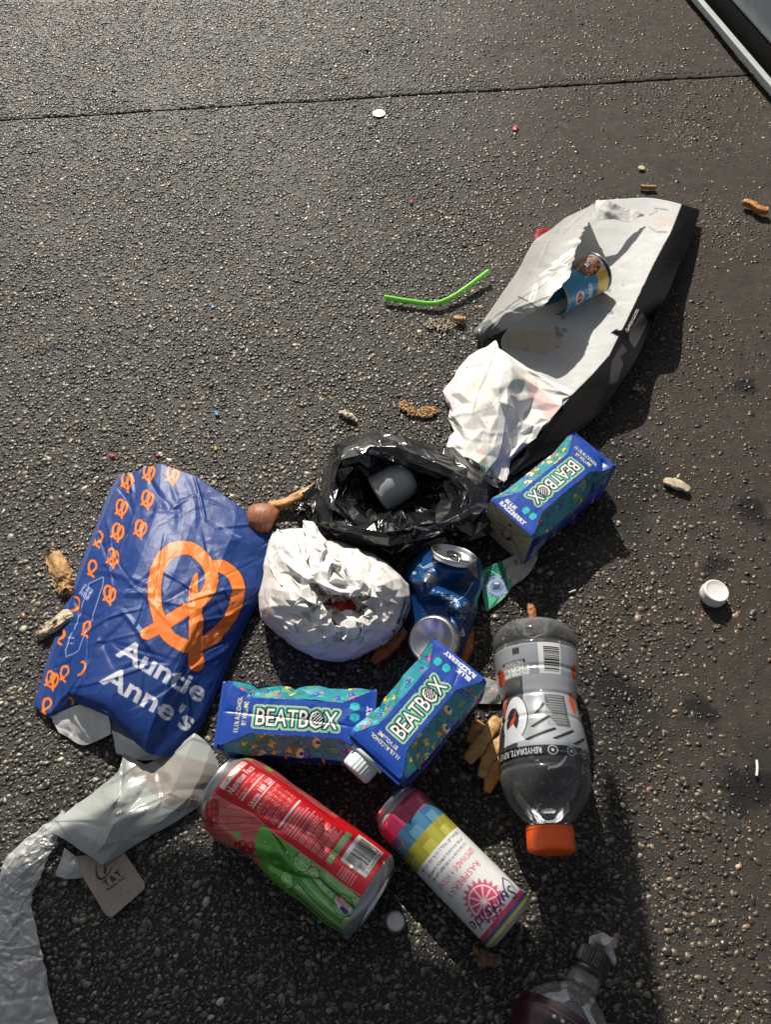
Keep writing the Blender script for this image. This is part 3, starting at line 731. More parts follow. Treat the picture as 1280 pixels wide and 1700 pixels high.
# --- tall red and green can
rc = Canvas(-130, 130, -192, 2, 5, (206, 34, 40))
def red_art(c):
    red, wh, ink, green, dk = (206, 30, 38), (232, 226, 220), (120, 20, 30), (104, 178, 66), (18, 66, 34)
    c.poly([(-130, 2), (-11, 2), (-9, -25), (-4, -55), (-6, -75), (-130, -95)], (206, 120, 108))
    for k in range(6): c.line([(-75 + k * 12, 0), (-10 + k * 4, -70)], 1.0, (150, 50, 54))
    for k in range(4): c.poly([(-70 + k * 15, 0), (-64 + k * 15, 0), (-14 + k * 6, -66), (-20 + k * 6, -66)], (222, 90, 84), k=.6)
    for x, y in ((-23, -12), (-29, -16), (-23, -20), (-30, -24), (-18, -16), (-38, -20)):
        c.ell(x, y, 4.6, 4.6, ink); c.ell(x, y, 3.6, 3.6, (198, 52, 60)); c.ell(x - 1, y + 1, 1.0, 1.0, (236, 170, 160))
    for x, y in ((-34, -60), (-40, -56), (-38, -66), (-46, -62), (-30, -68)):
        c.ell(x, y, 5.2, 5.2, ink); c.ell(x, y, 4.1, 4.1, (198, 52, 60)); c.ell(x - 1, y + 1, 1.1, 1.1, (236, 170, 160))
    c.ell(-18, -6, 3.6, 5, (90, 190, 100), 20); c.ell(-28, -50, 3, 4, (90, 190, 80), 20)
    g = [(-5, -66), (-20, -68), (-34, -74), (-60, -82), (-130, -90), (-130, -192), (-5, -192)]
    c.poly(g, green)
    for k, rr in enumerate((30, 26, 21)): c.line([(-6 - rr * (1 - math.cos(q)) , -70 - rr * 1.6 * math.sin(q)) for q in np.linspace(0, 2.4, 22)], .8, dk)
    for k in range(9): c.line([(-46 + k * 5.4 + 3 * math.sin(k), -118 - k), (-54 + k * 6 + 2 * math.cos(k * 2), -192)], (1.0, 2.2)[k % 3 == 0], dk)
    for k in range(4): c.poly([(-40 + k * 10, -122), (-36 + k * 10, -122), (-40 + k * 11, -192), (-46 + k * 11, -192)], (176, 204, 168), k=.8)
    c.poly([(-30, -84), (-16, -86), (-22, -128), (-46, -120)], (70, 150, 52), k=.8)
    for x, y, s in ((-12, -118, 9), (-42, -112, 8), (-14, -132, 6), (-34, -184, 9)):
        c.ell(x, y, s, s, dk); c.ell(x, y, s - .8, s - .8, (170, 214, 140)); c.ell(x, y, s - 2, s - 2, (128, 190, 96))
        for q in range(8): c.line([(x, y), (x + (s - 2) * math.cos(q * .785), y + (s - 2) * math.sin(q * .785))], .5, (200, 228, 180))
    for _ in range(46):
        x, y, s = random.uniform(-58, -8), random.uniform(-190, -76), random.uniform(.8, 1.9); c.ell(x, y, s, s, dk); c.ell(x, y, s - .4, s - .4, (176, 214, 156))
    c.ell(-21, -170, 10, 11, dk, ring=.8); c.poly([(-27, -176), (-20, -179), (-15, -166), (-21, -161), (-26, -168)], (210, 210, 214))
    for k in range(4): c.line([(-23 + k * 2.2, -177 + k * .8), (-19.5 + k * 1.4, -163 + k)], .8, (190, 40, 50))
    c.poly([(-27, -176), (-22, -178), (-21, -170), (-25, -168)], (34, 44, 100))
    # red panel
    c.poly([(-11, 2), (48, 2), (46, -110), (52, -192), (-5, -192), (-6, -75), (-4, -55), (-9, -25)], red)
    c.line([(-11, 2), (-9, -25), (-4, -55), (-6, -75), (-5, -192)], .8, (232, 150, 140))
    c.poly([(36, 0), (70, 0), (70, -118), (50, -118), (44, -60)], (206, 96, 96)); [c.line([(38 + k * 5, -2), (48 + k * 4, -110)], 1.1, (120, 30, 36)) for k in range(4)]
    c.ell(44, -12, 3, 5, (120, 190, 70)); c.ell(52, -34, 3, 5, (120, 190, 70))
    c.rect(-2, -17, 35, -10, wh); c.text('CONTAINS 5% JUICE', 0, -15.6, 5, (90, 40, 40), bold=.015, fit=33)
    c.text('Nutrition Facts', -1, -26, 9, wh, bold=.025, fit=36)
    c.text('Approx. 2 servings per container', 0, -30, 3.2, wh, fit=30, k=.8); c.text('Serving size       12 fl oz (355ml)', 0, -34.4, 3.4, wh, fit=34, bold=.01)
    c.rect(0, -38, 35, -36, wh); c.text('Per serving  Per can', 14, -41, 2.6, wh, fit=20, k=.8); c.text('Calories', 0, -48, 6.2, wh, bold=.02, fit=14); c.text('180', 16.5, -48, 8, wh, bold=.03, fit=8); c.text('220', 27, -48, 8, wh, bold=.03, fit=8)
    c.rect(0, -50.6, 35, -49.6, wh)
    for k in range(7):
        y = -54.5 - k * 3.6; c.text(['Total Fat', 'Saturated Fat', 'Trans Fat', 'Sodium', 'Total Carbs', 'Sugars', 'Protein'][k], 0, y, 2.7, wh, fit=8 + (k % 3) * 2, k=.85)
        for xx in (14, 19, 25, 31): c.text(random.choice(['0g', '15mg', '1%', '0%', '22g', '44g']), xx, y, 2.6, wh, fit=3.3, k=.8)
        c.rect(0, y - 1.1, 35, y - .85, wh, k=.55)
    c.rect(0, -82.4, 35, -80.4, wh)
    for k in range(4): c.line([(0, -86 - k * 3.3), (random.uniform(24, 33), -86 - k * 3.3)], 1.3, wh, k=.6)
    c.rect(0, -99.4, 35, -98.8, wh)
    for k in range(13): 
        x = 1.0
        while x < 31 - (k % 3):
            w = random.uniform(1.4, 4.4); c.line([(x, -102 - k * 2.5), (x + w, -102 - k * 2.5)], 1.15, wh, k=.62); x += w + 1.5
    c.rect(1, -142, 38, -135, (112, 158, 96)); c.text('10c', 3, -140.6, 6, (190, 214, 180), fit=9); [c.line([(15, -137 - k * 2), (34, -137 - k * 2)], .8, (200, 214, 190), k=.7) for k in range(3)]
    c.rect(9, -176, 46, -146, (224, 222, 216)); x = 13.0
    while x < 42: w = random.choice([.5, .9, 1.4]); c.rect(x, -171, x + w, -150, (24, 40, 34)); x += w + random.choice([.5, .9])
    c.text('0 73360 77330 7', 13, -174.6, 3.6, (24, 40, 34), fit=30); c.line([(9, -146), (46, -146), (46, -176), (9, -176), (9, -146)], .9, (160, 30, 34))
    for k in range(6): c.line([(-3, -152 - k * 3), (6, -152 - k * 3)], 1.2, wh, k=.6)
    c.soften(1)
red_art(rc)
def red_can():
    A, B = G(366, 1303, 38), G(624, 1494, 38); a = nrm(B - A); L = float(np.linalg.norm(B - A)); r = .0405
    t = empty('drink_can', ((A + B) / 2 * [1, 1, 0]), 'big dented red and green drink can with nutrition panel and barcode', 'can')
    def df(Lc):
        Lc = Lc.copy(); x = Lc[..., 0] / L; ph = np.arctan2(Lc[..., 2], Lc[..., 1]); mid = np.clip(np.minimum(x, 1 - x) * 7, 0, 1)
        Lc[..., 1] *= 1 - .12 * mid; Lc[..., 2] *= 1 + .05 * mid
        s = ph * r
        def crease(x0, s0, x1, s1, dep, wd):
            d = np.array([(x1 - x0) * L, s1 - s0]); px, ps = Lc[..., 0] - x0 * L, s - s0; tt = np.clip((px * d[0] + ps * d[1]) / (d @ d), 0, 1)
            ds = np.hypot(px - tt * d[0], ps - tt * d[1]); return dep * np.exp(-(ds / wd) ** 1.3)
        k = crease(.1, -.012, .55, .014, .0026, .006) + crease(.55, .014, .82, .012, .0034, .005) + crease(.35, -.06, .5, -.03, .007, .016) + crease(.5, -.045, .72, -.02, .005, .008) + crease(.2, -.02, .45, .0, .002, .004) + crease(.6, .03, .75, -.01, .002, .004) + crease(.38, .05, .62, .045, .003, .012) + crease(.1, .04, .3, .055, .0025, .01)
        k = k + (vnoise(x * 7 + 3, ph * 2.2 + 9, 44) - .5) * .0022 * mid
        f = 1 - (k * mid) / r; Lc[..., 1] *= f; Lc[..., 2] *= f; return Lc
    ref = nrm(CAMP - (A + B) / 2)
    colf = lambda X, ph: np.where(((X > L * .955) | (X < .010))[..., None], np.array([.56, .56, .57]), rc.sample(ph * r * 1000, -X * 1000 * .190 / L + 0))
    lathe('can_body', A, a, can_rings(L, r), M['can_print'], t, seg=420, nref=ref, colf=colf, deform=df)
    can_ends(t, A, a, L, r, ref=ref, scale=(.97, 1.02))
red_can()

# --- slim white can
sc = Canvas(-95, 95, -160, 2, 6, (206, 208, 206))
def slim_art(c):
    for (y0, y1, base, alt) in ((2, -27, (150, 34, 70), (188, 66, 104)), (-27, -45, (40, 92, 126), (92, 134, 156)), (-45, -63, (134, 132, 40), (172, 166, 74))):  # upper bands darkened in colour to mimic shade on that end
        c.rect(-95, y1, 95, y0, base)
        for k in range(-4, 5): c.rect(k * 24 - 8, y1, k * 24 + 4, y1 + (y0 - y1) * .55, alt, k=.8); c.rect(k * 24 + 4, y1, k * 24 + 14, y0, alt, k=.35)
    for (y0, y1, cc) in ((-143, -147.5, (196, 58, 92)), (-147.5, -151, (52, 84, 130)), (-151, -160, (196, 188, 90))): c.rect(-95, y1, 95, y0, cc)
    nv = (38, 48, 92); pk = (190, 60, 92)
    def t(s, y, size, col, fit, bold=.0, x=0, **k): c.text(s, x + fit / 2, y, size, col, ang=180, fit=fit, bold=bold, **k)
    t('4.5% ALC. BY VOL. | 12 FL OZ (355 mL)', -66, 4.2, nv, 62, .01, x=2); t('NATURAL FLAVORS & ARTIFICIAL SWEETENER', -73, 3.6, nv, 56, .0, x=1); t('ICED TEA VODKA WITH RASPBERRY LEMONADE', -79, 3.6, nv, 54, .0)
    t('LEMONADE + VODKA', -86, 8, pk, 56, .0); t('RASPBERRY', -97, 8.4, pk, 46, .0, x=-3)
    x, y = -3, -126
    for k in range(20):
        q = k * math.pi / 10; c.poly([(x + 15.5 * math.cos(q - .16), y + 15.5 * math.sin(q - .16)), (x + 21 * math.cos(q), y + 21 * math.sin(q)), (x + 15.5 * math.cos(q + .16), y + 15.5 * math.sin(q + .16))], (196, 84, 112))
    c.ell(x, y, 16, 16, (196, 74, 106)); c.ell(x, y, 14.6, 14.6, (214, 206, 204)); c.ell(x, y, 13.2, 13.2, (190, 70, 102))
    for k in range(10): q = k * math.pi / 5 + .2; c.line([(x, y), (x + 13.4 * math.cos(q), y + 13.4 * math.sin(q))], 1.2, (220, 206, 204))
    c.paint(c.tmask('Surfside', 30, -134, 17, ang=174, fit=62, shear=.28, bold=.004), (34, 44, 92))
    c.line([(30, -140), (34, -132), (29, -125), (22, -130), (16, -138), (12, -134)], 1.5, (34, 44, 92))
    c.text('A', -1, -152, 4, (220, 70, 90), ang=180); c.soften(1)
slim_art(sc)
def slim_can():
    A, B = G(651, 1334, 30), G(850, 1537, 30); a = nrm(B - A); L = float(np.linalg.norm(B - A)); r = .0295
    t = empty('slim_can', ((A + B) / 2 * [1, 1, 0]), 'slim white can with pink, blue and yellow bands and pink fruit wheel', 'can')
    ref = nrm(CAMP - (A + B) / 2)
    def df(Lc):
        Lc = Lc.copy(); x = Lc[..., 0] / L; ph = np.arctan2(Lc[..., 2], Lc[..., 1])
        k = .0022 * np.exp(-((x - .9) / .05) ** 2 - ((ph + .5) / .5) ** 2) * (1 + .6 * np.sin(x * 160 + ph * 6)) + .0012 * np.exp(-((x - .4) / .1) ** 2 - ((ph - 1.0) / .4) ** 2)
        f = 1 - k / r; Lc[..., 1] *= f; Lc[..., 2] *= f; return Lc
    colf = lambda X, ph: np.where(((X > L * .975) | (X < .009))[..., None], np.array([.62, .62, .63]), sc.sample(ph * r * 1000, -X * 1000 * .158 / L))
    lathe('can_body', A, a, can_rings(L, r, .012, .006), M['can_white'], t, seg=330, nref=ref, colf=colf, deform=df)
    can_ends(t, A, a, L, r, ref=ref)
slim_can()

# --- bottle bodies (clear, hollow)
def clear_bottle():
    ys = [1052, 1060, 1070, 1090, 1110, 1128, 1145, 1158, 1169, 1180, 1191, 1210, 1229, 1250, 1270, 1280, 1291, 1310, 1330, 1345, 1359, 1368, 1378]
    ws = [118, 132, 139, 138, 138, 134, 129, 122, 119, 122, 127, 135, 141, 147, 150, 147, 151, 146, 132, 112, 89, 66, 62]
    top, bot = G(886, 1050, 46), G(913, 1380, 40); a = nrm(bot - top); L = float(np.linalg.norm(bot - top))
    t = empty('sports_bottle', ((top + bot) / 2 * [1, 1, 0]), 'clear empty sports drink bottle with grey label and orange cap, lying cap down', 'bottle')
    def xr(y, w):
        c = G(886 + (913 - 886) * (y - 1050) / 330, y, 44); dep = (c - CAMP) @ FW; return float((c - top) @ a), w / 2 * dep / FPX
    pts = np.array([xr(y, w) for y, w in zip(ys, ws)])
    xs = np.linspace(pts[0, 0], pts[-1, 0], 150); rs = np.interp(xs, pts[:, 0], pts[:, 1])
    rs = np.convolve(np.pad(rs, 3, 'edge'), np.ones(7) / 7, 'valid')
    rib = np.zeros_like(xs)
    for yy in (1086, 1128, 1168, 1205, 1283): rib += -.0011 * np.exp(-((xs - xr(yy, 1)[0]) / .0018) ** 2)
    ref = nrm(CAMP - (top + bot) / 2)
    inner = [(-.006 + .0 * q, r) for q, r in ()]
    prof = [(pts[0, 0] + .006, .001), (pts[0, 0] + .004, .012), (pts[0, 0] - .003, .024), (pts[0, 0] - .005, .032), (pts[0, 0] - .003, .037)] + list(zip(xs, rs + rib))
    lathe('bottle_shell', top, a, prof, M['clear'], t, seg=96, nref=ref)
    # label
    lc = Canvas(-150, 150, -130, 2, 5, (170, 175, 180)); k, wh, og, dk = (14, 16, 18), (222, 224, 226), (232, 84, 36), (52, 55, 60)
    X0 = xr(1093, 1)[0]; X1 = xr(1272, 1)[0]; LL = (X1 - X0) * 1000
    yy = lambda p: -(xr(p, 1)[0] - X0) * 1000
    mmx = .0006 * 1000
    px = lambda x: (x - 893) * .63
    lc.rect(-150, yy(1142), 150, yy(1095), (150, 156, 162)); lc.poly([(px(820), yy(1142)), (px(868), yy(1142)), (px(852), yy(1272)), (px(800), yy(1272))], (66, 70, 76))
    lc.rect(px(832), yy(1122), px(876), yy(1117), dk); lc.text('STRAWBERRY', px(872), yy(1117.8), 4.6, wh, ang=180, fit=22, bold=.01); lc.rect(px(856), yy(1108), px(868), yy(1098), dk)
    lc.text('THIRST QUENCHER', px(878), yy(1123), 5.4, wh, ang=180, fit=30); lc.text('FIERCE', px(881), yy(1126), 13.5, wh, ang=180, fit=36, bold=.03); lc.text('GATORADE', px(881), yy(1135.5), 5.6, wh, ang=180, fit=32, bold=.015)
    lc.rect(px(898), yy(1141), px(934), yy(1083), (226, 226, 226)); q = yy(1137)
    while q < yy(1100): w = random.choice([.6, 1.1, 1.7]); lc.rect(px(906), q, px(932), q + w, k); q += w + random.choice([.6, 1.0])
    lc.rect(px(888), yy(1240), px(900), yy(1170), (176, 180, 184)); lc.rect(px(903), yy(1225), px(942), yy(1172), (96, 100, 104))
    for i in range(11): lc.line([(px(905 + (i % 3) * 3), yy(1175 + i * 4.4)), (px(936), yy(1175 + i * 4.4))], .9, (196, 196, 190), k=.7)
    for i, (xa, xb, y0) in enumerate(((884, 900, 1190), (876, 906, 1212), (866, 914, 1232), (908, 946, 1232), (940, 975, 1238))):
        lc.poly([(px(xa), yy(y0 + 13)), (px(xb), yy(y0 - 5)), (px(xb + 2), yy(y0 - 1)), (px(xa + 8), yy(y0 + 16))], k)
        lc.poly([(px(xa + 2), yy(y0 + 16)), (px(xb + 2), yy(y0 - 1)), (px(xb + 14), yy(y0 + 14)), (px(xa + 18), yy(y0 + 20))], (190, 194, 198), k=.7)
    # white ring letter mark with orange bolt
    lc.ell(px(846), yy(1207), 17, 25, k); lc.ell(px(846), yy(1207), 16, 24, wh)
    lc.ell(px(843), yy(1210), 8.6, 13.6, dk); lc.poly([(px(851), yy(1193)), (px(845), yy(1222)), (px(834), yy(1229)), (px(842), yy(1206))], og)
    lc.poly([(px(825), yy(1250)), (px(868), yy(1246)), (px(846), yy(1216)), (px(826), yy(1226))], wh); lc.line([(px(846), yy(1196)), (px(851), yy(1190))], 1.2, dk)
    lc.ell(px(962), yy(1180), 5, 12, og); lc.ell(px(815), yy(1180), 5, 12, og); lc.ell(px(818), yy(1135), 9, 9, (190, 60, 30)); lc.ell(px(968), yy(1130), 6, 8, (190, 60, 30))
    lc.rect(-150, -LL - 1, 150, yy(1256), k); lc.text('REHYDRATE. REPLENISH.', px(891), yy(1259.5), 8, wh, ang=180, fit=62, bold=.02)
    for i, xx in enumerate((907, 936, 962)): lc.ell(px(xx), yy(1264), 4.6, 4.6, wh, ring=.8); lc.ell(px(xx), yy(1264), 1.5, 1.5, wh)
    for xx in (915, 920, 925, 930, 944, 949, 954): lc.ell(px(xx), yy(1265), .6, .6, wh)
    lc.soften(1)
    sel = (xs >= X0) & (xs <= X1); nx = np.linspace(X0, X1, 170); nr = np.interp(nx, xs, rs + rib) + .0005
    rm = .043
    lathe('label', top, a, list(zip(nx, nr)), M['label_clear'], t, seg=420, nref=ref, colf=lambda X, ph: lc.sample(ph * rm * 1000, -(X - X0) * 1000))
    nA = bot - a * .004
    lathe('neck_ring', nA, a, [(-.002, .019), (-.001, .0235), (.002, .0235), (.003, .019)], M['clear'], t, nref=ref)
    oc = mk_cap('cap', nA + a * .003, a, .0232, .021, M['orange_plastic'], t, ribs=60, ridge=.006)
    lathe('tamper_band', nA + a * .0005, a, [(0, .0228), (.0002, .0234), (.0045, .0234), (.0048, .0228)], M['orange_plastic'], oc, nref=ref)
clear_bottle()

def corner_bottle():
    A, N = G(900, 1800, 40), G(968, 1632, 30); a = nrm(N - A); L = float(np.linalg.norm(N - A)); ref = nrm(CAMP - N)
    t = empty('soft_drink_bottle', (A * [1, 1, 0]), 'crumpled clear bottle with black cap and dark red label at the bottom edge', 'bottle')
    xs = np.linspace(0, L, 120); rs = np.interp(xs / L, [0, .45, .62, .72, .82, .90, .95, 1], [.042, .042, .041, .036, .027, .016, .0145, .014])
    rs = np.convolve(np.pad(rs, 4, 'edge'), np.ones(9) / 9, 'valid')
    def df(Lc):
        Lc = Lc.copy(); x = Lc[..., 0]; ph = np.arctan2(Lc[..., 2], Lc[..., 1]); f = 1 + (facet(x * 55, np.cos(ph) * 2.2 + np.sin(ph) * 1.3, 77) - .5) * .16 * np.clip((L - x) / .05, 0, 1); Lc[..., 1] *= f; Lc[..., 2] *= f; return Lc
    lathe('bottle_shell', A, a, list(zip(xs, rs)), M['clear'], t, seg=120, nref=ref, deform=df)
    c = Canvas(-60, 60, -110, 2, 5, (44, 9, 18)); s = L * 1000
    c.rect(-16, -110, 40, -4, (10, 8, 12)); [c.line([(-16, -7 - k * 14), (40, -7 - k * 14)], .8, (150, 60, 90)) for k in range(2)]
    for k in range(7): c.rect(-12 + k * 7, -13, -9.5 + k * 7, -10.5, (190, 190, 190))
    c.ell(12, -17, 5.5, 6, (220, 50, 100)); c.ell(11, -20, 3.4, 5, (8, 8, 10)); c.line([(12, -26), (7, -42), (18, -46)], 3.4, (220, 50, 90)); [c.line([(-10 + k * 2, -26), (-10 + k * 2, -48)], .7, (190, 190, 195)) for k in range(5)]
    c.soften(1)
    xl = np.linspace(L * .20, L * .60, 90); rl = np.interp(xl, xs, rs) * 1.0 + .0012
    # label wraps the body; artwork measured down from its upper edge
    lathe('label', A, a, list(zip(xl, rl)), M['can_white'], t, seg=220, nref=ref, deform=df, colf=lambda X, ph: c.sample(-ph * 46, -(L * .60 - X) * 1000))
    lathe('neck', N, a, [(-.004, .0145), (.006, .0142), (.007, .0165), (.010, .0165), (.011, .0145), (.016, .0145)], M['neck'], t, nref=ref)
    bc = mk_cap('cap', N + a * .012, a, .0165, .018, M['black_plastic'], t, ribs=44)
    cc = Canvas(-62, 62, -10, 10, 6, (16, 14, 16)); cc.line([(-60, 4), (60, 4)], .5, (150, 40, 60)); cc.text('OPEN   ZERO SUGAR   NEW TWIST   LIFE', -34, -2.4, 5.6, (200, 200, 200), fit=68, bold=.02); cc.soften(1)
    lathe('tamper_band', N + a * .006, a, [(0, .0168), (.0002, .0172), (.0062, .0172), (.0064, .0168)], M['can_white'], bc, seg=200, nref=ref, colf=lambda X, ph: cc.sample(-ph * 20, (X - .003) * 1600))
corner_bottle()

# ================================================================== WHITE AND BLACK WRAPPER
def wrapper():
    base = G(960, 560); t = empty('open_mailer', base * [1, 1, 0], 'large torn white wrapper with black border and silver flap, a tin inside', 'wrapper')
    c = Canvas(700, 1200, 290, 840, 2.2, (184, 186, 186), yup=False)  # white sheet drawn grey so its colour carries the shade
    band = [(1131, 343), (1113, 390), (1090, 430), (1064, 480), (1042, 528), (1030, 552), (1012, 590), (985, 622), (954, 652), (930, 680), (889, 726), (848, 765), (838, 800), (860, 835), (1200, 835), (1200, 300), (1140, 300)]
    c.poly(band, (10, 12, 15))
    c.poly([(1066, 518), (1078, 533), (1066, 556), (1054, 578), (1043, 560), (1048, 545)], (66, 64, 66), k=.8); c.poly([(1034, 570), (1042, 582), (1030, 592), (1036, 604), (1026, 634), (1012, 640), (1016, 600)], (60, 57, 59), k=.7)
    c.poly([(960, 652), (1010, 640), (985, 690), (930, 730), (900, 735)], (22, 20, 22))
    c.poly([(1014, 552), (1022, 546), (1044, 550), (1046, 564), (1030, 560)], (4, 4, 5))
    c.text('dontsea.com', 1043, 551, 10, (190, 190, 184), ang=63.5, fit=42, bold=.01)
    c.text('LONDONSEA.COM', 847, 786, 8, (64, 64, 70), ang=42, fit=46)
    for x, y, r in ((1009, 481, 6), (1013, 517, 5), (925, 545, 5), (928, 555, 8), (938, 548, 5), (926, 577, 3), (1034, 472, 2), (935, 527, 4), (874, 580, 6), (1018, 526, 2)): c.ell(x, y, r, r * .7, (128, 130, 128), 20, k=.8)
    for p in ([(1078, 378), (1090, 386), (1108, 387)], [(1082, 345), (1095, 349), (1112, 350)], [(1080, 358), (1092, 352)]): c.line(p, 1.2, (110, 96, 90), k=.8)
    c.ell(1100, 370, 18, 9, (196, 160, 150), k=.3); c.poly([(840, 578), (840, 552), (920, 548), (935, 570), (905, 590)], (186, 168, 148), k=.7); c.soften(1)  # tan polygon paints the deep shade inside the wrapper
    rows = [[(992, 334, 4), (1035, 331, 5), (1082, 330, 8), (1128, 340, 14), (1162, 351, 14)],
            [(950, 400, 2), (1000, 395, 3), (1050, 395, 8), (1113, 395, 28), (1147, 400, 24)],
            [(915, 445, 2), (965, 450, 3), (1020, 450, 10), (1085, 445, 42), (1126, 446, 40)],
            [(880, 500, 2), (940, 505, 3), (1000, 505, 10), (1058, 497, 50), (1109, 486, 64)],
            [(842, 548, 2), (915, 550, 4), (980, 550, 8), (1032, 550, 42), (1078, 548, 42)],
            [(832, 575, 5), (900, 600, 6), (950, 600, 12), (1006, 600, 34), (1054, 602, 50)],
            [(850, 620, 10), (900, 635, 14), (935, 645, 18), (968, 645, 30), (1008, 670, 28)],
            [(855, 680, 5), (880, 690, 10), (905, 698, 16), (925, 690, 24), (978, 702, 24)],
            [(835, 740, 4), (850, 745, 6), (866, 748, 12), (882, 735, 16), (915, 752, 12)],
            [(826, 792, 3), (832, 794, 4), (838, 795, 5), (846, 788, 6), (852, 792, 4)]]
    P, C = net(rows, 230, 190); P = crumple(P, 4, 95, 3, 2, nf=34, famp=1.1, flen=60, fwd=9)
    grid('inner_sheet', P, M['mailer'], t, c.sample(C[..., 0], C[..., 1]), thick=.0006)
    s = Canvas(760, 1080, 320, 590, 2.2, (176, 176, 174), yup=False)
    s.line([(979, 366), (950, 420), (905, 470), (852, 505), (800, 548)], 1.0, (70, 70, 72)); s.line([(862, 494), (880, 502), (893, 512)], 2.2, (30, 30, 32)); s.poly([(780, 545), (812, 530), (836, 552), (826, 590), (790, 580)], (104, 106, 110), k=.8)
    for _ in range(9): x, y = random.uniform(840, 960), random.uniform(380, 510); s.line([(x, y), (x + 6, y - 13)], .8, (120, 122, 126), k=.6)
    s.soften(1)
    rows = [[(975, 346, 18), (983, 338, 45), (990, 332, 62)],
            [(936, 362, 8), (958, 356, 48), (985, 346, 72)],
            [(915, 379, 4), (946, 370, 56), (979, 365, 80)],
            [(887, 400, 3), (922, 400, 62), (968, 388, 86)],
            [(860, 448, 3), (900, 440, 68), (954, 424, 92)],
            [(826, 498, 3), (874, 478, 66), (941, 461, 92)],
            [(804, 530, 3), (850, 512, 56), (905, 504, 82)],
            [(787, 552, 10), (835, 535, 42), (888, 517, 66)],
            [(800, 569, 3), (812, 561, 16), (830, 553, 30)]]
    P, C = net(rows, 170, 120); P = crumple(P, 4, 60, 13, 2, nf=26, famp=2.0, flen=60, fwd=9)
    rag = (vnoise(np.linspace(0, 60, 170), np.zeros(170), 3) - .5) * .004
    P[:, -12:, :] += (np.linspace(0, 1, 12)[None, :, None] * rag[:, None, None]) * np.array([1, .3, 0])
    grid('silver_flap', P, M['silver'], t, s.sample(C[..., 0], C[..., 1]))
    w = Canvas(700, 1000, 540, 830, 2.2, (226, 225, 220), yup=False)
    w.poly([(852, 622), (880, 632), (925, 670), (936, 684), (915, 705), (880, 660)], (226, 140, 134), k=.32); w.poly([(845, 620), (878, 640), (880, 655), (850, 640)], (150, 204, 190), k=.45)
    w.poly([(790, 765), (812, 742), (832, 770), (815, 790)], (140, 206, 180), k=.32); w.poly([(790, 748), (806, 738), (812, 770), (802, 770)], (200, 116, 104), k=.25); w.poly([(738, 650), (760, 620), (752, 690), (742, 690)], (224, 176, 184), k=.5)
    w.line([(824, 575), (812, 612), (795, 650), (785, 690)], .9, (130, 130, 126)); w.line([(772, 610), (808, 604)], .8, (130, 130, 126)); w.ell(890, 718, 5, 12, (110, 108, 106), 30, k=.5)
    for _ in range(30): w.ell(random.uniform(750, 900), random.uniform(620, 780), random.uniform(.6, 1.6), .8, (120, 116, 110), k=.8)
    w.soften(1)
    rows = [[(769, 603, 14), (795, 583, 30), (820, 565, 50), (832, 578, 46), (889, 618, 32), (957, 651, 30)],
            [(750, 630, 8), (778, 622, 24), (815, 600, 50), (842, 605, 62), (886, 642, 30), (943, 666, 30)],
            [(737, 652, 5), (768, 655, 24), (806, 645, 46), (839, 645, 58), (875, 672, 26), (925, 686, 26)],
            [(741, 682, 4), (770, 690, 20), (806, 690, 38), (834, 690, 46), (865, 704, 20), (905, 708, 22)],
            [(753, 713, 4), (776, 730, 18), (806, 738, 26), (828, 738, 32), (852, 738, 16), (876, 738, 17)],
            [(743, 743, 3), (768, 756, 12), (795, 770, 16), (815, 778, 16), (838, 768, 10), (849, 766, 12)],
            [(748, 752, 3), (775, 770, 4), (800, 790, 3), (829, 803, 3), (840, 792, 6), (845, 782, 6)]]
    P, C = paper(rows, 13, 12, 10, 2.2, 23, 2.0); P = crumple(P, 2.0, 30, 23, 1, nf=24, famp=1.2, flen=40, fwd=7)
    grid('torn_white_sheet', P, M['mailer'], t, w.sample(C[..., 0], C[..., 1]), thick=.0006)
    rows = [[(990, 332, 62), (1010, 333, 60), (1035, 344, 40), (1058, 350, 28)], [(990, 348, 60), (1012, 350, 56), (1038, 354, 38), (1068, 355, 24)], [(994, 366, 55), (1020, 364, 48), (1044, 368, 34), (1066, 358, 22)]]
    P, C = net(rows, 40, 60); P = crumple(P, 5, 20, 31, 2)
    grid('torn_corner', P, M['paper_white'], t, thick=.0005)
    rows = [[(888, 392, 3), (893, 382, 8), (908, 378, 8)], [(890, 400, 2), (898, 388, 6), (914, 384, 5)]]
    P, C = net(rows, 10, 16); grid('red_scrap', crumple(P, 4, 12, 4, 1), M['red'], t, thick=.0005)
wrapper()

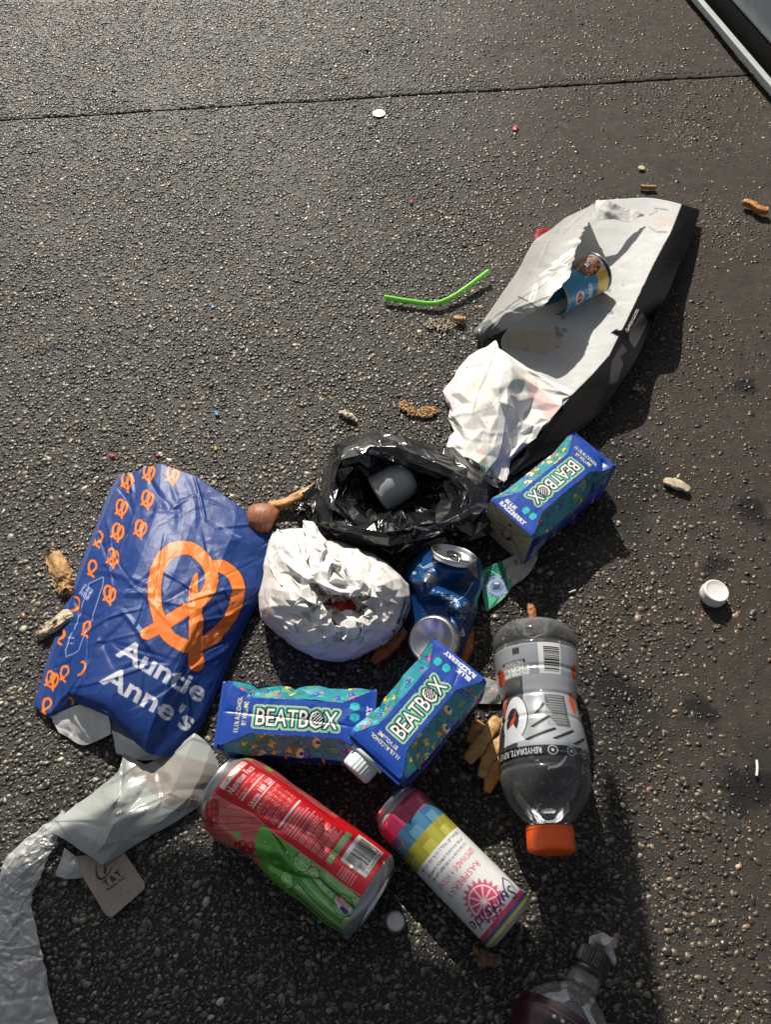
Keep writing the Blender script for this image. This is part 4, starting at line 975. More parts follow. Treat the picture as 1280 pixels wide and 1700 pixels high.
def food_tin():
    c = Canvas(-100, 100, -110, 2, 6, (70, 130, 168)); r = .031
    c.rect(-100, -6, 100, 2, (24, 34, 58)); c.rect(-100, -30, 100, -7, (214, 176, 84))
    c.rect(-100, -110, 100, -27, (70, 140, 176)); c.rect(-100, -34, -2, -7, (150, 120, 120)); c.ell(-20, -30, 21, 22, (64, 34, 26))
    for _ in range(420):
        x, y = -20 + random.uniform(-20, 20), -30 + random.uniform(-21, 21)
        if ((x + 20) / 19) ** 2 + ((y + 30) / 20) ** 2 < 1: c.ell(x, y, random.uniform(1, 2.2), random.uniform(.8, 1.4), random.choice([(112, 66, 50), (140, 92, 66), (84, 44, 36), (160, 116, 80)]), random.uniform(0, 180))
    c.ell(-18, -30, 6.5, 5.6, (20, 26, 40)); [c.line([(-21.5, -32.6 + k * 1.7), (-14.5, -32.6 + k * 1.7)], .6, (210, 214, 220)) for k in range(4)]
    c.text('Juice', 36, -40, 13, (230, 232, 232), ang=180, fit=27, bold=.02); c.text('Beans', 34, -32, 7, (30, 60, 120), ang=180, fit=18, bold=.02)
    c.ell(24, -64, 12, 8, (226, 220, 212)); c.ell(24, -64, 9, 5.4, (190, 40, 46)); c.text('S', 26, -61, 8, (226, 220, 212), bold=.03, ang=180); c.soften(1)
    A, B = G(992, 452, 33), G(905, 499, 31); a = nrm(B - A); L = .088; ref = nrm(CAMP - A)
    t = empty('food_tin', A * [1, 1, 0], 'small food tin with blue and yellow label lying inside the white wrapper', 'tin')
    xs = np.linspace(0, L, 120); rr = np.full(120, r); rr[:3] = (r * .97, r * 1.02, r * 1.02); rr[-3:] = (r * 1.02, r * 1.02, r * .97)
    lathe('tin_body', A, a, list(zip(xs, rr)), M['can_white'], t, seg=240, nref=ref, colf=lambda X, ph: np.where(((X < .002) | (X > L - .002))[..., None], np.array([.6, .58, .52]), c.sample(ph * r * 1000, -X * 1000)))
    lathe('tin_end', A, a, [(.0, r * .97), (-.0006, r * .98), (.002, r * .93), (.0035, r * .88), (.003, r * .6), (.0033, r * .55), (.003, .0005)], M['alu'], t, nref=ref)
food_tin()

# ================================================================== BLUE BAKERY BAG
def bakery_bag():
    c = Canvas(40, 480, 750, 1290, 2.6, (18, 54, 120), yup=False); og, ink, wh = (232, 122, 44), (14, 24, 62), (196, 198, 208)
    Z = lambda pts: [(x / 2.667, 740 + y / 2.667) for x, y in pts]
    strokes = [(Z([(645, 828), (700, 800), (790, 745), (868, 700), (922, 640), (938, 570), (905, 500), (835, 450), (745, 475), (692, 560), (680, 660), (702, 760), (745, 840), (820, 888)]), None),
               (Z([(868, 566), (856, 640), (866, 720), (868, 800), (868, 900), (869, 968)]), [6, 16, 21, 25, 25, 24]),
               (Z([(935, 530), (985, 532), (1035, 575), (1050, 650), (1022, 750), (955, 838), (885, 885), (820, 888)]), None)]
    for grow_, colr in ((2.4, ink), (0, og)):
        for p, tp in strokes: c.line(catmull2(p, 6), 22 + grow_, colr, taper=None if tp is None else list(np.interp(np.linspace(0, 5, 31), range(6), tp) + grow_))
    c.line(catmull2(Z([(845, 700), (843, 640), (858, 590)]), 4), 1.0, ink); c.line(Z([(908, 880), (908, 720)]), 1.0, ink)
    c.text('Auntie', 188, 1085, 49, wh, ang=-29.5, fit=166, bold=.024); c.text("Anne's", 163, 1131, 49, wh, ang=-29.5, fit=172, bold=.024)
    c.text('CUSTOM CONTINENT', 357, 866, 6, (150, 160, 200), ang=-33, fit=50)
    def pret(x, y, s=1.0, part=0):
        x, y = Z([(x, y)])[0]; k = .098 * s; ox, oy = Z([(862, 715)])[0]
        f = lambda pp: [(x + (u - ox) * k * .62 / .375 * .80, y + (v - oy) * k * 1.62) for u, v in pp]
        use = strokes if not part else strokes[part - 1:part]
        for g_, cc in ((1.3, ink), (0, og)):
            for p, tp in use: c.line(catmull2(f(p), 3), 3.9 * s + g_, cc)
    for q in ((562, 160), (660, 125), (765, 135), (535, 278), (655, 245), (520, 385), (625, 375), (500, 500), (480, 660), (225, 1040)): pret(*q)
    for n_, q in enumerate(((440, 420), (415, 550), (320, 700), (270, 850), (385, 815), (345, 985), (285, 1015), (212, 1160), (295, 1148))): pret(*q, part=1 + (n_ % 3) // 2 * 2)
    b = Z([(395, 608), (455, 580), (450, 620), (340, 905), (285, 932), (282, 905)]); c.line(b + [b[0]], 1.0, (170, 180, 214))
    c.text('SNAP AND', 134, 988, 6, (190, 196, 220), ang=62, fit=20, bold=.02); c.text('GET THE', 139, 992, 6.4, (190, 196, 220), ang=62, fit=20, bold=.03); c.text('REWARDS', 144, 996, 6.4, (190, 196, 220), ang=62, fit=20, bold=.03)
    c.line(Z([(300, 850), (322, 848)]), 1.6, (170, 180, 214)); c.line(Z([(296, 872), (318, 872)]), 1.2, (170, 180, 214)); c.soften(1)
    # a little ink worn off along creases
    t = empty('bakery_bag', G(250, 1040) * [1, 1, 0], 'crumpled blue paper bakery bag with orange pretzel, torn open at its lower end', 'paper bag')
    rows = [[(203, 788, 3), (235, 779, 12), (268, 771, 20), (330, 794, 24), (392, 838, 20), (450, 881, 8)],
            [(186, 822, 3), (222, 828, 18), (262, 836, 34), (322, 850, 38), (388, 878, 32), (456, 906, 8)],
            [(163, 880, 3), (200, 885, 24), (245, 895, 48), (305, 905, 52), (370, 925, 42), (438, 943, 10)],
            [(138, 945, 3), (175, 950, 28), (218, 960, 56), (280, 970, 62), (350, 980, 50), (429, 985, 12)],
            [(115, 1005, 3), (148, 1010, 26), (184, 1014, 56), (250, 1030, 64), (325, 1040, 54), (403, 1034, 12)],
            [(96, 1062, 3), (122, 1070, 24), (151, 1078, 50), (215, 1095, 60), (295, 1105, 52), (380, 1084, 12)],
            [(77, 1120, 3), (97, 1130, 18), (120, 1143, 40), (185, 1158, 52), (265, 1170, 46), (356, 1142, 12)],
            [(63, 1170, 5), (84, 1180, 10), (120, 1158, 32), (180, 1182, 44), (245, 1222, 38), (326, 1208, 10)],
            [(66, 1179, 3), (86, 1189, 6), (126, 1168, 28), (180, 1192, 36), (242, 1250, 28), (302, 1259, 7)]]
    C = np.array(rows, float); C = cr_axis(C, 330, 0); C1 = cr_axis(C, 300, 1, True); C2 = cr_axis(C, 300, 1); C = C1 * .75 + C2 * .25
    P = G(C[..., 0], C[..., 1], np.maximum(C[..., 2], .6)); P = crumple(P, 5.5, 75, 41, 2, edge=10, nf=95, famp=2.0, flen=40, fwd=6, decay=.3); P = crumple(P, .6, 9, 43, 1, edge=10)
    # fine wrinkles at the pinched top end
    col = c.sample(C[..., 0], C[..., 1])
    wv = np.clip(facet(C[..., 0] / 9, C[..., 1] / 9, 61) * facet(C[..., 0] / 22, C[..., 1] / 22, 62) * 3 - 1.55, 0, 1)
    col = col * (1 - .35 * wv[..., None]) + np.array([.55, .58, .72]) * .35 * wv[..., None]
    grid('bag_front', P, M['paper_print'], t, col, thick=.0004, mat2=M['paper_white'])
    back = []
    for r_ in rows:
        (x0, y0, z0), (x1, y1, z1) = r_[0], r_[-1]
        back.append([(x1, y1, z1), (x1 - 6, y1 + 2, 2), ((x0 + x1) / 2, (y0 + y1) / 2, 1.2), (x0 + 4, y0 + 2, 1.2), (x0, y0, z0)])
    P, C = net(back, 60, 60); grid('bag_back', P, M['paper_print'], t, np.zeros(P.shape) + np.array([18, 54, 120]) / 255, thick=.0004, mat2=M['paper_white'])
    rows = [[(82, 1190, 5), (104, 1180, 14), (126, 1171, 24), (150, 1166, 27), (173, 1158, 30)], [(88, 1202, 4), (112, 1198, 9), (134, 1196, 16), (156, 1192, 18), (180, 1190, 24)], [(96, 1216, 2), (116, 1226, 2), (137, 1237, 2), (160, 1230, 6), (184, 1218, 12)]]
    P, C = net(rows, 60, 80); grid('torn_lining', crumple(P, 4, 26, 51, 2, nf=9, famp=1.2, flen=25, fwd=5), M['paper_white'], t, thick=.0004)
    rows = [[(186, 1212, 18), (240, 1236, 15), (300, 1250, 7)], [(188, 1232, 6), (236, 1252, 5), (294, 1258, 3)], [(192, 1250, 2), (232, 1262, 2), (286, 1260, 2)]]
    P, C = net(rows, 30, 60); grid('torn_lining', crumple(P, 3, 26, 52, 2, nf=9, famp=1.2, flen=25, fwd=5), M['paper_white'], t, thick=.0004)
bakery_bag()

# ================================================================== RADIAL CRUMPLED SACKS
def polyrad(c, pts, K):
    th = np.linspace(-math.pi, math.pi, K, endpoint=False); p = np.array(pts, float) - c; out = np.zeros(K)
    a0 = np.arctan2(p[:, 1], p[:, 0]); rr = np.hypot(p[:, 0], p[:, 1]); o = np.argsort(a0); a0, rr = a0[o], rr[o]
    return th, np.interp(th, np.concatenate([a0 - 2 * math.pi, a0, a0 + 2 * math.pi]), np.tile(rr, 3))

def sack(name, cen, outer, inner, prof, mat, parent, K, m, k, jit, amp, seed, colf=None, thick=.0003, fine=0, fold=0, shear=0.0, smooth=False, grow=False):
    """open crumpled sack: a coarse closed lattice of flat facets round an opening"""
    th, Ro = polyrad(np.array(cen), outer, K); cin = np.mean(inner, axis=0); th, Ri = polyrad(cin, inner, K); r = np.random.default_rng(seed)
    rows = []
    for (w, sc_, z) in prof:           # w: 0 outer outline, 1 inner rim
        cx = cen[0] * (1 - w) + cin[0] * w; cy = cen[1] * (1 - w) + cin[1] * w; rr = (Ro * (1 - w) + Ri * w) * sc_
        zz = z * (1 + .16 * np.sin(th * 2 + seed) + .10 * np.sin(th * 5 + seed * 2)) if z > 20 else np.full(K, float(z))
        rows.append(np.stack([cx + rr * np.cos(th), cy + rr * np.sin(th), zz], -1))
    C = cr_axis(np.array(rows, float), m, 0); u = np.linspace(0, 1, m)
    env = np.clip(np.minimum(u * 6, 1), 0, 1)[:, None]
    if grow: env = env * np.interp(u, [0, .3, .5, .65, 1], [.15, .4, .9, 1.25, 1.0])[:, None]
    C[..., 0] += r.normal(0, jit, C.shape[:2]) * env; C[..., 1] += r.normal(0, jit, C.shape[:2]) * env
    dz = r.normal(0, amp, C.shape[:2])
    if shear: dz = dz * .5 + r.normal(0, amp, (1, C.shape[1])) * .9
    C[..., 2] += dz * env
    C = facetize(C, k, seed, cu=True)
    P = G(C[..., 0], C[..., 1], np.maximum(C[..., 2], 1))
    if fine: P = crumple(P, fine, 9, seed + 3, 2, cu=True, nf=fold, famp=fine * 1.1, flen=28, fwd=4)
    P[..., 2] = np.maximum(P[..., 2], .0008)
    return grid(name, P, mat, parent, colf(C) if colf else None, cu=True, thick=thick, smooth=smooth)

def white_sack():
    out = [(452, 881), (479, 878), (503, 878), (526, 874), (536, 898), (580, 905), (616, 919), (652, 944), (677, 966), (682, 995), (668, 1042), (640, 1066), (612, 1082), (565, 1099), (522, 1090), (465, 1056), (429, 1020), (430, 985), (436, 950), (444, 915)]
    inn = [(524, 962), (545, 955), (572, 982), (596, 1004), (598, 1022), (576, 1028), (550, 1018), (532, 1000)]
    t = empty('white_paper_bag', G(555, 1000) * [1, 1, 0], 'crumpled white paper bag, loosely balled, red and tan food wrap inside', 'paper bag')
    c = Canvas(400, 700, 850, 1120, 2.4, (234, 232, 228), yup=False); bk = (40, 40, 44)
    for p in ([(645, 1060), (660, 1040), (665, 1018), (672, 1000)], [(650, 1062), (668, 1040), (674, 1018), (680, 1002)], [(674, 990), (668, 1012), (660, 1035)], [(650, 1046), (664, 1052)]): c.line(p, 1.6, bk)
    c.ell(668, 1030, 5, 10, bk, 20, ring=1.4); c.ell(668, 1030, 2, 5, bk, 20); c.text('FRESH', 683, 982, 9, bk, ang=-80, fit=28); c.poly([(430, 1000), (450, 1010), (480, 1060), (460, 1060)], (228, 190, 184), k=.35); c.soften(1)
    sack('bag_skin', (555, 990), out, inn, [(0, .86, 1), (0, .95, 8), (0, 1, 24), (.18, 1, 50), (.45, 1, 66), (.7, 1, 74), (1, 1.25, 78), (1, 1.0, 66), (1, .7, 54), (1, .3, 48), (1, .01, 48)], M['paper_ball'], t, 44, 24, 8, 3.8, 4.8, 71, lambda C: c.sample(C[..., 0], C[..., 1]), fine=1.0, fold=110, smooth=True, grow=True)
    rows = [[(533, 1000, 52), (560, 985, 60), (605, 985, 60)], [(535, 1015, 56), (570, 1010, 62), (610, 1010, 60)], [(548, 1030, 52), (580, 1034, 58), (612, 1028, 54)]]
    P, _ = net(rows, 30, 40); grid('red_food_wrap', crumple(P, 6, 22, 81, 2), M['red'], t, thick=.0004)
    rows = [[(510, 950, 54), (530, 944, 62), (550, 950, 62)], [(508, 968, 56), (530, 964, 64), (550, 966, 62)]]
    P, _ = net(rows, 20, 24); grid('tan_food_wrap', crumple(P, 4, 18, 82, 2), M['fry_pale'], t, thick=.0004)
    # loose torn ears of paper folded over the opening
    for sd, rows in ((93, [[(450, 882, 20), (468, 878, 34), (484, 882, 30)], [(444, 915, 44), (470, 905, 62), (500, 902, 60)], [(452, 950, 60), (482, 940, 80), (512, 936, 84)], [(478, 985, 70), (506, 974, 84), (530, 968, 88)]]),
                     (94, [[(560, 910, 52), (590, 912, 50), (622, 928, 40)], [(566, 936, 70), (604, 938, 70), (650, 952, 46)], [(578, 962, 86), (615, 962, 84), (664, 976, 50)], [(598, 986, 90), (628, 990, 84), (662, 1004, 52)]]),
                     (95, [[(472, 1000, 66), (505, 1000, 80), (535, 998, 82)], [(478, 1032, 62), (510, 1034, 78), (548, 1030, 84)], [(500, 1064, 48), (530, 1064, 62), (562, 1050, 76)]]),
                     (96, [[(606, 1010, 84), (636, 1014, 70), (664, 1018, 44)], [(602, 1036, 84), (632, 1046, 64), (656, 1050, 36)], [(596, 1058, 70), (618, 1068, 48), (636, 1070, 28)]])):
        P, _ = paper(rows, 8, 8, 9, 2.2, sd, 3.6); grid('torn_flap', crumple(P, 1.4, 12, sd, 2, nf=12, famp=1.2, flen=22, fwd=4), M['paper_white'], t, thick=.00025)
    rows = [[(502, 866, 34), (518, 866, 36), (526, 874, 30)], [(510, 900, 60), (526, 898, 66), (540, 905, 62)], [(505, 935, 84), (535, 925, 92), (560, 935, 88)], [(520, 965, 92), (548, 968, 96), (580, 965, 92)], [(545, 985, 88), (572, 990, 92), (606, 985, 84)]]
    P, _ = paper(rows, 12, 7, 8, 3.0, 91, 4.5); grid('torn_flap', crumple(P, 1.2, 9, 91, 2), M['paper_white'], t, thick=.0003)
    rows = [[(552, 1018, 66), (575, 1012, 74), (600, 1018, 70)], [(556, 1036, 74), (580, 1036, 84), (602, 1034, 76)], [(566, 1056, 66), (585, 1060, 72), (604, 1056, 66)]]
    P, _ = paper(rows, 6, 7, 8, 2.5, 92, 4.0); grid('torn_flap', crumple(P, 1.2, 9, 92, 2), M['paper_white'], t, thick=.0003)
white_sack()

def black_sack():
    out = [(558, 736), (590, 721), (637, 716), (680, 729), (723, 743), (777, 765), (817, 786), (834, 811), (831, 851), (813, 880), (770, 903), (723, 907), (660, 912), (600, 902), (560, 890), (524, 862), (528, 815), (540, 786), (550, 757)]
    inn = [(568, 768), (600, 758), (640, 757), (690, 772), (745, 795), (768, 820), (765, 850), (735, 868), (690, 868), (640, 880), (590, 868), (560, 835), (560, 797)]
    t = empty('black_plastic_bag', G(680, 820) * [1, 1, 0], 'open crumpled black plastic bag with a grey plastic cup inside', 'plastic bag')
    sack('bag_skin', (680, 815), out, inn, [(0, .90, 1), (0, .97, 8), (0, 1, 22), (.25, 1, 36), (.5, 1, 44), (.8, 1, 54), (1, 1.05, 56), (1, .88, 44), (1, .7, 34), (1, .5, 20), (1, .25, 12), (1, .01, 10)], M['black_film'], t, 34, 15, 12, 4.6, 6.0, 101, thick=.0002, fine=.9, fold=140, shear=1, smooth=True)
    rows = [[(526, 800, 22), (500, 822, 10), (483, 845, 4)], [(536, 830, 26), (515, 845, 16), (495, 852, 5)], [(548, 872, 24), (530, 872, 12), (512, 866, 3)]]
    P, _ = paper(rows, 8, 8, 8, 2.2, 103, 3.5); grid('bag_tail', crumple(P, 1.5, 8, 103, 2), M['black_film'], t, thick=.0002)
    rows = [[(812, 780, 30), (836, 806, 28), (838, 850, 22), (822, 886, 10)], [(806, 786, 50), (828, 808, 44), (829, 850, 36), (812, 880, 14)]]
    P, _ = paper(rows, 4, 12, 8, 1.5, 104, 3.0); grid('bag_fold', crumple(P, 1.5, 8, 104, 2), M['black_film'], t, thick=.0002)
    for sd, rows in ((105, [[(560, 742, 40), (600, 724, 52), (650, 722, 56), (710, 742, 50), (780, 772, 40)], [(562, 762, 62), (604, 744, 70), (655, 744, 72), (712, 764, 66), (776, 792, 56)], [(580, 778, 50), (610, 764, 56), (650, 764, 58), (700, 784, 52), (756, 808, 44)]]),
                     (106, [[(545, 868, 48), (590, 876, 58), (640, 884, 60), (700, 870, 60), (762, 866, 50)], [(552, 884, 34), (596, 896, 44), (645, 904, 46), (705, 894, 44), (762, 888, 34)], [(570, 896, 12), (606, 908, 16), (650, 914, 18), (706, 910, 14), (752, 900, 12)]]),
                     (107, [[(700, 790, 20), (730, 800, 46), (770, 800, 60)], [(712, 830, 12), (742, 836, 36), (780, 838, 60)], [(690, 862, 14), (730, 868, 34), (770, 872, 54)]]),
                     (108, [[(572, 800, 50), (596, 815, 30), (615, 830, 14)], [(568, 840, 52), (600, 850, 28), (640, 852, 14)], [(590, 872, 50), (620, 872, 30), (660, 866, 14)]])):
        P, _ = paper(rows, 5, 11, 10, 1.6, sd, 2.6); grid('bag_fold', crumple(P, 1.6, 14, sd, 1, nf=14, famp=1.4, flen=30, fwd=4), M['black_film'], t, thick=.0002)
    A, B = G(628, 822, 14), G(670, 796, 28); a = nrm(B - A); ref = nrm(CAMP - A)
    k = empty('plastic_cup', A * [1, 1, 0], 'grey frosted plastic cup lying inside the black plastic bag', 'cup')
    cup = material('frosted cup plastic', (.34, .35, .36), .3, coat=.3, bump=.1, bscale=60)
    lathe('cup_wall', A, a, [(0, .0255), (.001, .0275), (.004, .0280), (.005, .0268), (.012, .0262), (.03, .0250), (.042, .0225), (.049, .017), (.052, .008), (.0525, .0004)], cup, k, nref=ref)
    lathe('cup_dark_inside', A, a, [(0.001, .0255), (.004, .0235), (.012, .022), (.018, .012), (.0185, .0005)], M['black_plastic'], k, nref=ref)  # black recess painted in for the shade inside the open cup
black_sack()

# ================================================================== CRUSHED BLUE CAN
def crushed_can():
    c = Canvas(660, 820, 890, 1110, 3.4, (18, 68, 122), yup=False); wh = (214, 220, 224)
    c.line(catmull2([(703, 945), (720, 936), (745, 932), (775, 934)]), 1.2, wh); c.line([(697, 938), (706, 946), (722, 938)], 1.0, wh); c.line(catmull2([(785, 966), (775, 985), (762, 996), (750, 1000)]), 1.0, wh)
    c.ell(715, 962, 13, 9, (90, 84, 82), 30, k=.8); c.ell(772, 966, 10, 9, (90, 86, 86), k=.8); c.poly([(778, 930), (792, 935), (794, 962), (786, 955), (776, 942)], (130, 128, 118))
    c.text('THE', 732, 993, 9.5, wh, ang=-8, fit=20, bold=.02); m = c.tmask('EABO', 741, 1013, 21, ang=-6, fit=56, bold=.0); c.paint(c.grow(m, .5) & ~m, wh); c.text('UN', 757, 1026, 10.5, wh, ang=-8, fit=16); c.text('ted', 750, 1060, 19, wh, ang=10, fit=24, bold=.02)
    for k in range(7): c.line([(700, 990 + k * 6), (714 + k % 3 * 6, 986 + k * 6)], 1.0, (110, 130, 160), k=.7)
    for k in range(5): c.line([(690 + k * 2, 930 + k * 6 + 2), (700 + k * 2, 938 + k * 6)], 1.2, (110, 130, 160), k=.7)
    c.rect(683, 949, 691, 954, wh, k=.8); c.ell(773, 1034, 1.8, 1.8, (8, 10, 16)); c.soften(1)
    cm = material('dark blue can lacquer', vcol=True, rough=.34, metal=.3, coat=.15, bump=.06, bscale=150)
    t = empty('crushed_can', G(735, 1000) * [1, 1, 0], 'crushed dark blue drink can between the white paper bag and the green card', 'can')
    rows = [[(712, 908, 30), (724, 925, 50), (745, 938, 58), (770, 940, 60), (790, 926, 48)],
            [(700, 920, 28), (720, 938, 52), (745, 946, 58), (772, 950, 58), (794, 940, 44)],
            [(688, 938, 26), (712, 950, 52), (744, 958, 50), (775, 960, 48), (796, 955, 38)],
            [(678, 956, 22), (704, 966, 58), (738, 972, 42), (770, 970, 40), (794, 965, 34)],
            [(682, 975, 18), (702, 985, 42), (735, 986, 56), (768, 985, 48), (791, 982, 34)],
            [(685, 1000, 16), (706, 1006, 30), (738, 1004, 40), (762, 1008, 58), (786, 1005, 34)],
            [(686, 1025, 14), (710, 1025, 28), (742, 1024, 36), (764, 1026, 44), (781, 1028, 30)],
            [(687, 1050, 12), (712, 1050, 28), (742, 1050, 38), (762, 1054, 40), (776, 1052, 26)],
            [(690, 1072, 10), (715, 1075, 26), (742, 1078, 32), (758, 1078, 34), (771, 1072, 20)],
            [(694, 1090, 8), (718, 1096, 14), (742, 1098, 16), (757, 1096, 16), (766, 1092, 10)]]
    full = [r_ + [(r_[-1][0] + 1, r_[-1][1] + 4, 8), ((r_[0][0] + r_[-1][0]) / 2, r_[2][1] + 6, 3), (r_[0][0] - 1, r_[0][1] + 4, 6)] for r_ in rows]
    C = cr_axis(np.array(full, float), 260, 0) * .4 + cr_axis(np.array(full, float), 260, 0, True) * .6; C = cr_axis(C, 320, 1, closed=True)
    P = G(C[..., 0], C[..., 1], np.maximum(C[..., 2], 1)); P = crumple(P, 4, 30, 111, 1, cu=True, nf=16, famp=2.4, flen=26, fwd=7)
    grid('can_body', P, cm, t, c.sample(C[..., 0], C[..., 1]), cu=True)
    E = G(754, 921, 58); ax = nrm([.22, .62, .75]); ref = nrm(CAMP - E)
    ld = lathe('lid', E, -ax, [(.004, .0275), (-.001, .0282), (-.0025, .0272), (-.002, .0262), (.003, .0250), (.004, .0235), (.0025, .022), (.0025, .0005)], M['alu'], t, seg=72, nref=ref)
    u = nrm(np.cross(ax, [0, 0, 1.0])); v = np.cross(u, ax)
    lathe('mouth_opening', E - v * .010 - ax * .0020, ax, [(0, .0005), (.0001, .0102)], M['black_plastic'], ld, nref=ref)
    th = np.linspace(0, 2 * math.pi, 40, endpoint=False)
    ring = [[E + v * (.008 + .010 * math.cos(q) + .002 * math.cos(q) * math.cos(s)) + u * (.0065 * math.sin(q) + .0015 * math.sin(q) * math.cos(s)) + ax * (-.0008 + .0009 * math.sin(s)) for q in th] for s in np.linspace(0, 2 * math.pi, 9)]
    grid('pull_tab', np.array(ring), M['alu'], ld, cu=True)
    D = G(718, 1062, 52); dx = nrm(nrm(CAMP - D) + np.array([-.22, .22, -.1]))
    lathe('base_dome', D, dx, [(-.012, .0285), (-.004, .0290), (.001, .0272), (.003, .0250), (.0035, .0238), (.002, .0225)] + [(.002 - .011 * (1 - (q / 9) ** 2), .0225 * q / 9) for q in range(8, 0, -1)] + [(-.009, .0004)], M['alu'], t, seg=72, nref=[0, 0, 1])
crushed_can()

# ================================================================== SMALL FLAT THINGS
def torn_card():
    c = Canvas(780, 900, 895, 1025, 4, (184, 182, 170), yup=False)
    c.poly([(780, 940), (820, 932), (834, 930), (843, 962), (852, 985), (800, 1025), (780, 1025)], (18, 132, 104)); c.poly([(803, 975), (850, 960), (845, 1000), (810, 1025), (800, 1025)], (60, 170, 130))
    for k in range(7): c.line([(812 + k * 4, 955 + 2 * k), (826 + k * 2.6, 938 + (k % 3) * 8)], 1.4, (8, 50, 44))
    for k in range(5): c.line([(812 + k * 4, 1012 - k * 5), (824 + k * 3, 1000 - k * 5)], 1.2, (8, 70, 56))
    c.line([(803, 965), (804, 950), (812, 946), (840, 962), (843, 972)], 2.0, (150, 190, 180)); c.ell(825, 974, 20, 18.5, (130, 158, 184)); c.ell(825, 974, 11, 10, (96, 128, 164)); c.rect(819, 969, 831, 979, (40, 56, 96)); c.rect(821, 967, 829, 970, (190, 200, 214))
    for s, q0 in (('MADE WITH', -60), ('TEQUILA', 80), ('REAL', -150)):
        for k, ch in enumerate(s):
            q = q0 + k * 15; 
            if ch != ' ': c.text(ch, 825 + 15.2 * math.cos(R(q)), 974 + 14.2 * math.sin(R(q)), 6.4, (30, 44, 80), ang=-(q + 90), bold=.03, align=.5)
    c.text('GLUTEN', 861, 926, 5.6, (50, 52, 56), ang=-68, fit=12, bold=.02); c.text('FREE', 853, 930, 5.6, (50, 52, 56), ang=-68, fit=9, bold=.02); c.text('KCA', 888, 913, 8, (30, 34, 40), ang=-70, fit=12, bold=.03); c.soften(1)
    rows = [[(794, 950, 8), (812, 940, 7), (834, 931, 6), (862, 918, 5), (891, 905, 8)], [(799, 972, 4), (818, 960, 4), (840, 950, 4), (866, 938, 3), (893, 924, 5)], [(803, 996, 3), (820, 984, 3), (842, 972, 3), (862, 962, 2), (880, 950, 2)], [(808, 1017, 2), (822, 1006, 2), (836, 994, 2), (850, 976, 2), (866, 964, 2)]]
    P, C = net(rows, 90, 120); P = crumple(P, 1.4, 20, 121, 2)
    e = .35 * np.abs(vnoise(np.linspace(0, 30, 120), np.zeros(120), 6)); P[-1] += np.stack([0 * e, e * .006, 0 * e], -1)
    t = grid('torn_card', P, M['card'], None, c.sample(C[..., 0], C[..., 1]), thick=.0005, mat2=M['brown_paper']); tag(t, 'torn green and white packaging card below the carton beside the wrapper', 'card')
torn_card()

def shoe_tag():
    c = Canvas(100, 250, 1400, 1540, 5, (146, 133, 121), yup=False); k = (20, 18, 18)  # white tag toned grey-brown, shade painted into its ground colour
    Z = lambda p: [(120 + x / 9.846, 1400 + y / 9.846) for x, y in p]
    c.line(catmull2(Z([(395, 360), (385, 440), (400, 530), (440, 580), (500, 575), (570, 520), (620, 440), (640, 380)])), 1.6, k, taper=list(np.interp(np.linspace(0, 1, 85), [0, .45, 1], [1.6, 4.2, .8])))
    c.poly(Z([(525, 340), (555, 440), (545, 500), (505, 510), (515, 420)]), k)
    c.text('T & T', *Z([(545, 715)])[0], 14.5, k, ang=37, fit=34, bold=.05); c.text('Fashion Inc.', *Z([(560, 790)])[0], 6.0, k, ang=37, fit=38, bold=.04)
    c.line(catmull2(Z([(580, 1150), (600, 1040), (680, 920), (790, 840), (960, 790)])), .8, (96, 88, 80), k=.8); c.line(catmull2(Z([(800, 560), (900, 500), (1040, 490)])), .7, (110, 100, 92), k=.6)
    for _ in range(26): x, y = random.uniform(130, 235), random.uniform(1425, 1515); c.ell(x, y, random.uniform(.8, 4), random.uniform(.5, 1.8), (112, 96, 86), random.uniform(0, 180), k=.45)
    c.soften(1)
    A, B, C_, D = (117, 1424), (200, 1407), (244, 1472), (180, 1528); u = np.linspace(0, 1, 70); U, V = np.meshgrid(u, u)
    r = .13; X = np.abs(U - .5) - (.5 - r); Y = np.abs(V - .5) - (.5 - r); d = np.hypot(np.maximum(X, 0), np.maximum(Y, 0)); f = np.where((X > 0) & (Y > 0), np.maximum(X, Y) / np.maximum(d, 1e-6), 1)
    U = np.where((X > 0) & (Y > 0), .5 + np.sign(U - .5) * (.5 - r + X * f), U); V = np.where((X > 0) & (Y > 0), .5 + np.sign(V - .5) * (.5 - r + Y * f), V)
    q = lambda k_: (A[k_] * (1 - U) + B[k_] * U) * (1 - V) + (D[k_] * (1 - U) + C_[k_] * U) * V
    x, y = q(0), q(1); z = 2.5 + 1.5 * U * V + (1 - V) * 4
    t = grid('swing_tag', G(x, y, z), M['card'], None, c.sample(x, y), thick=.0007); tag(t, 'dirty square swing tag with rounded corners lettered T and T under the waxed sheet', 'tag')
shoe_tag()

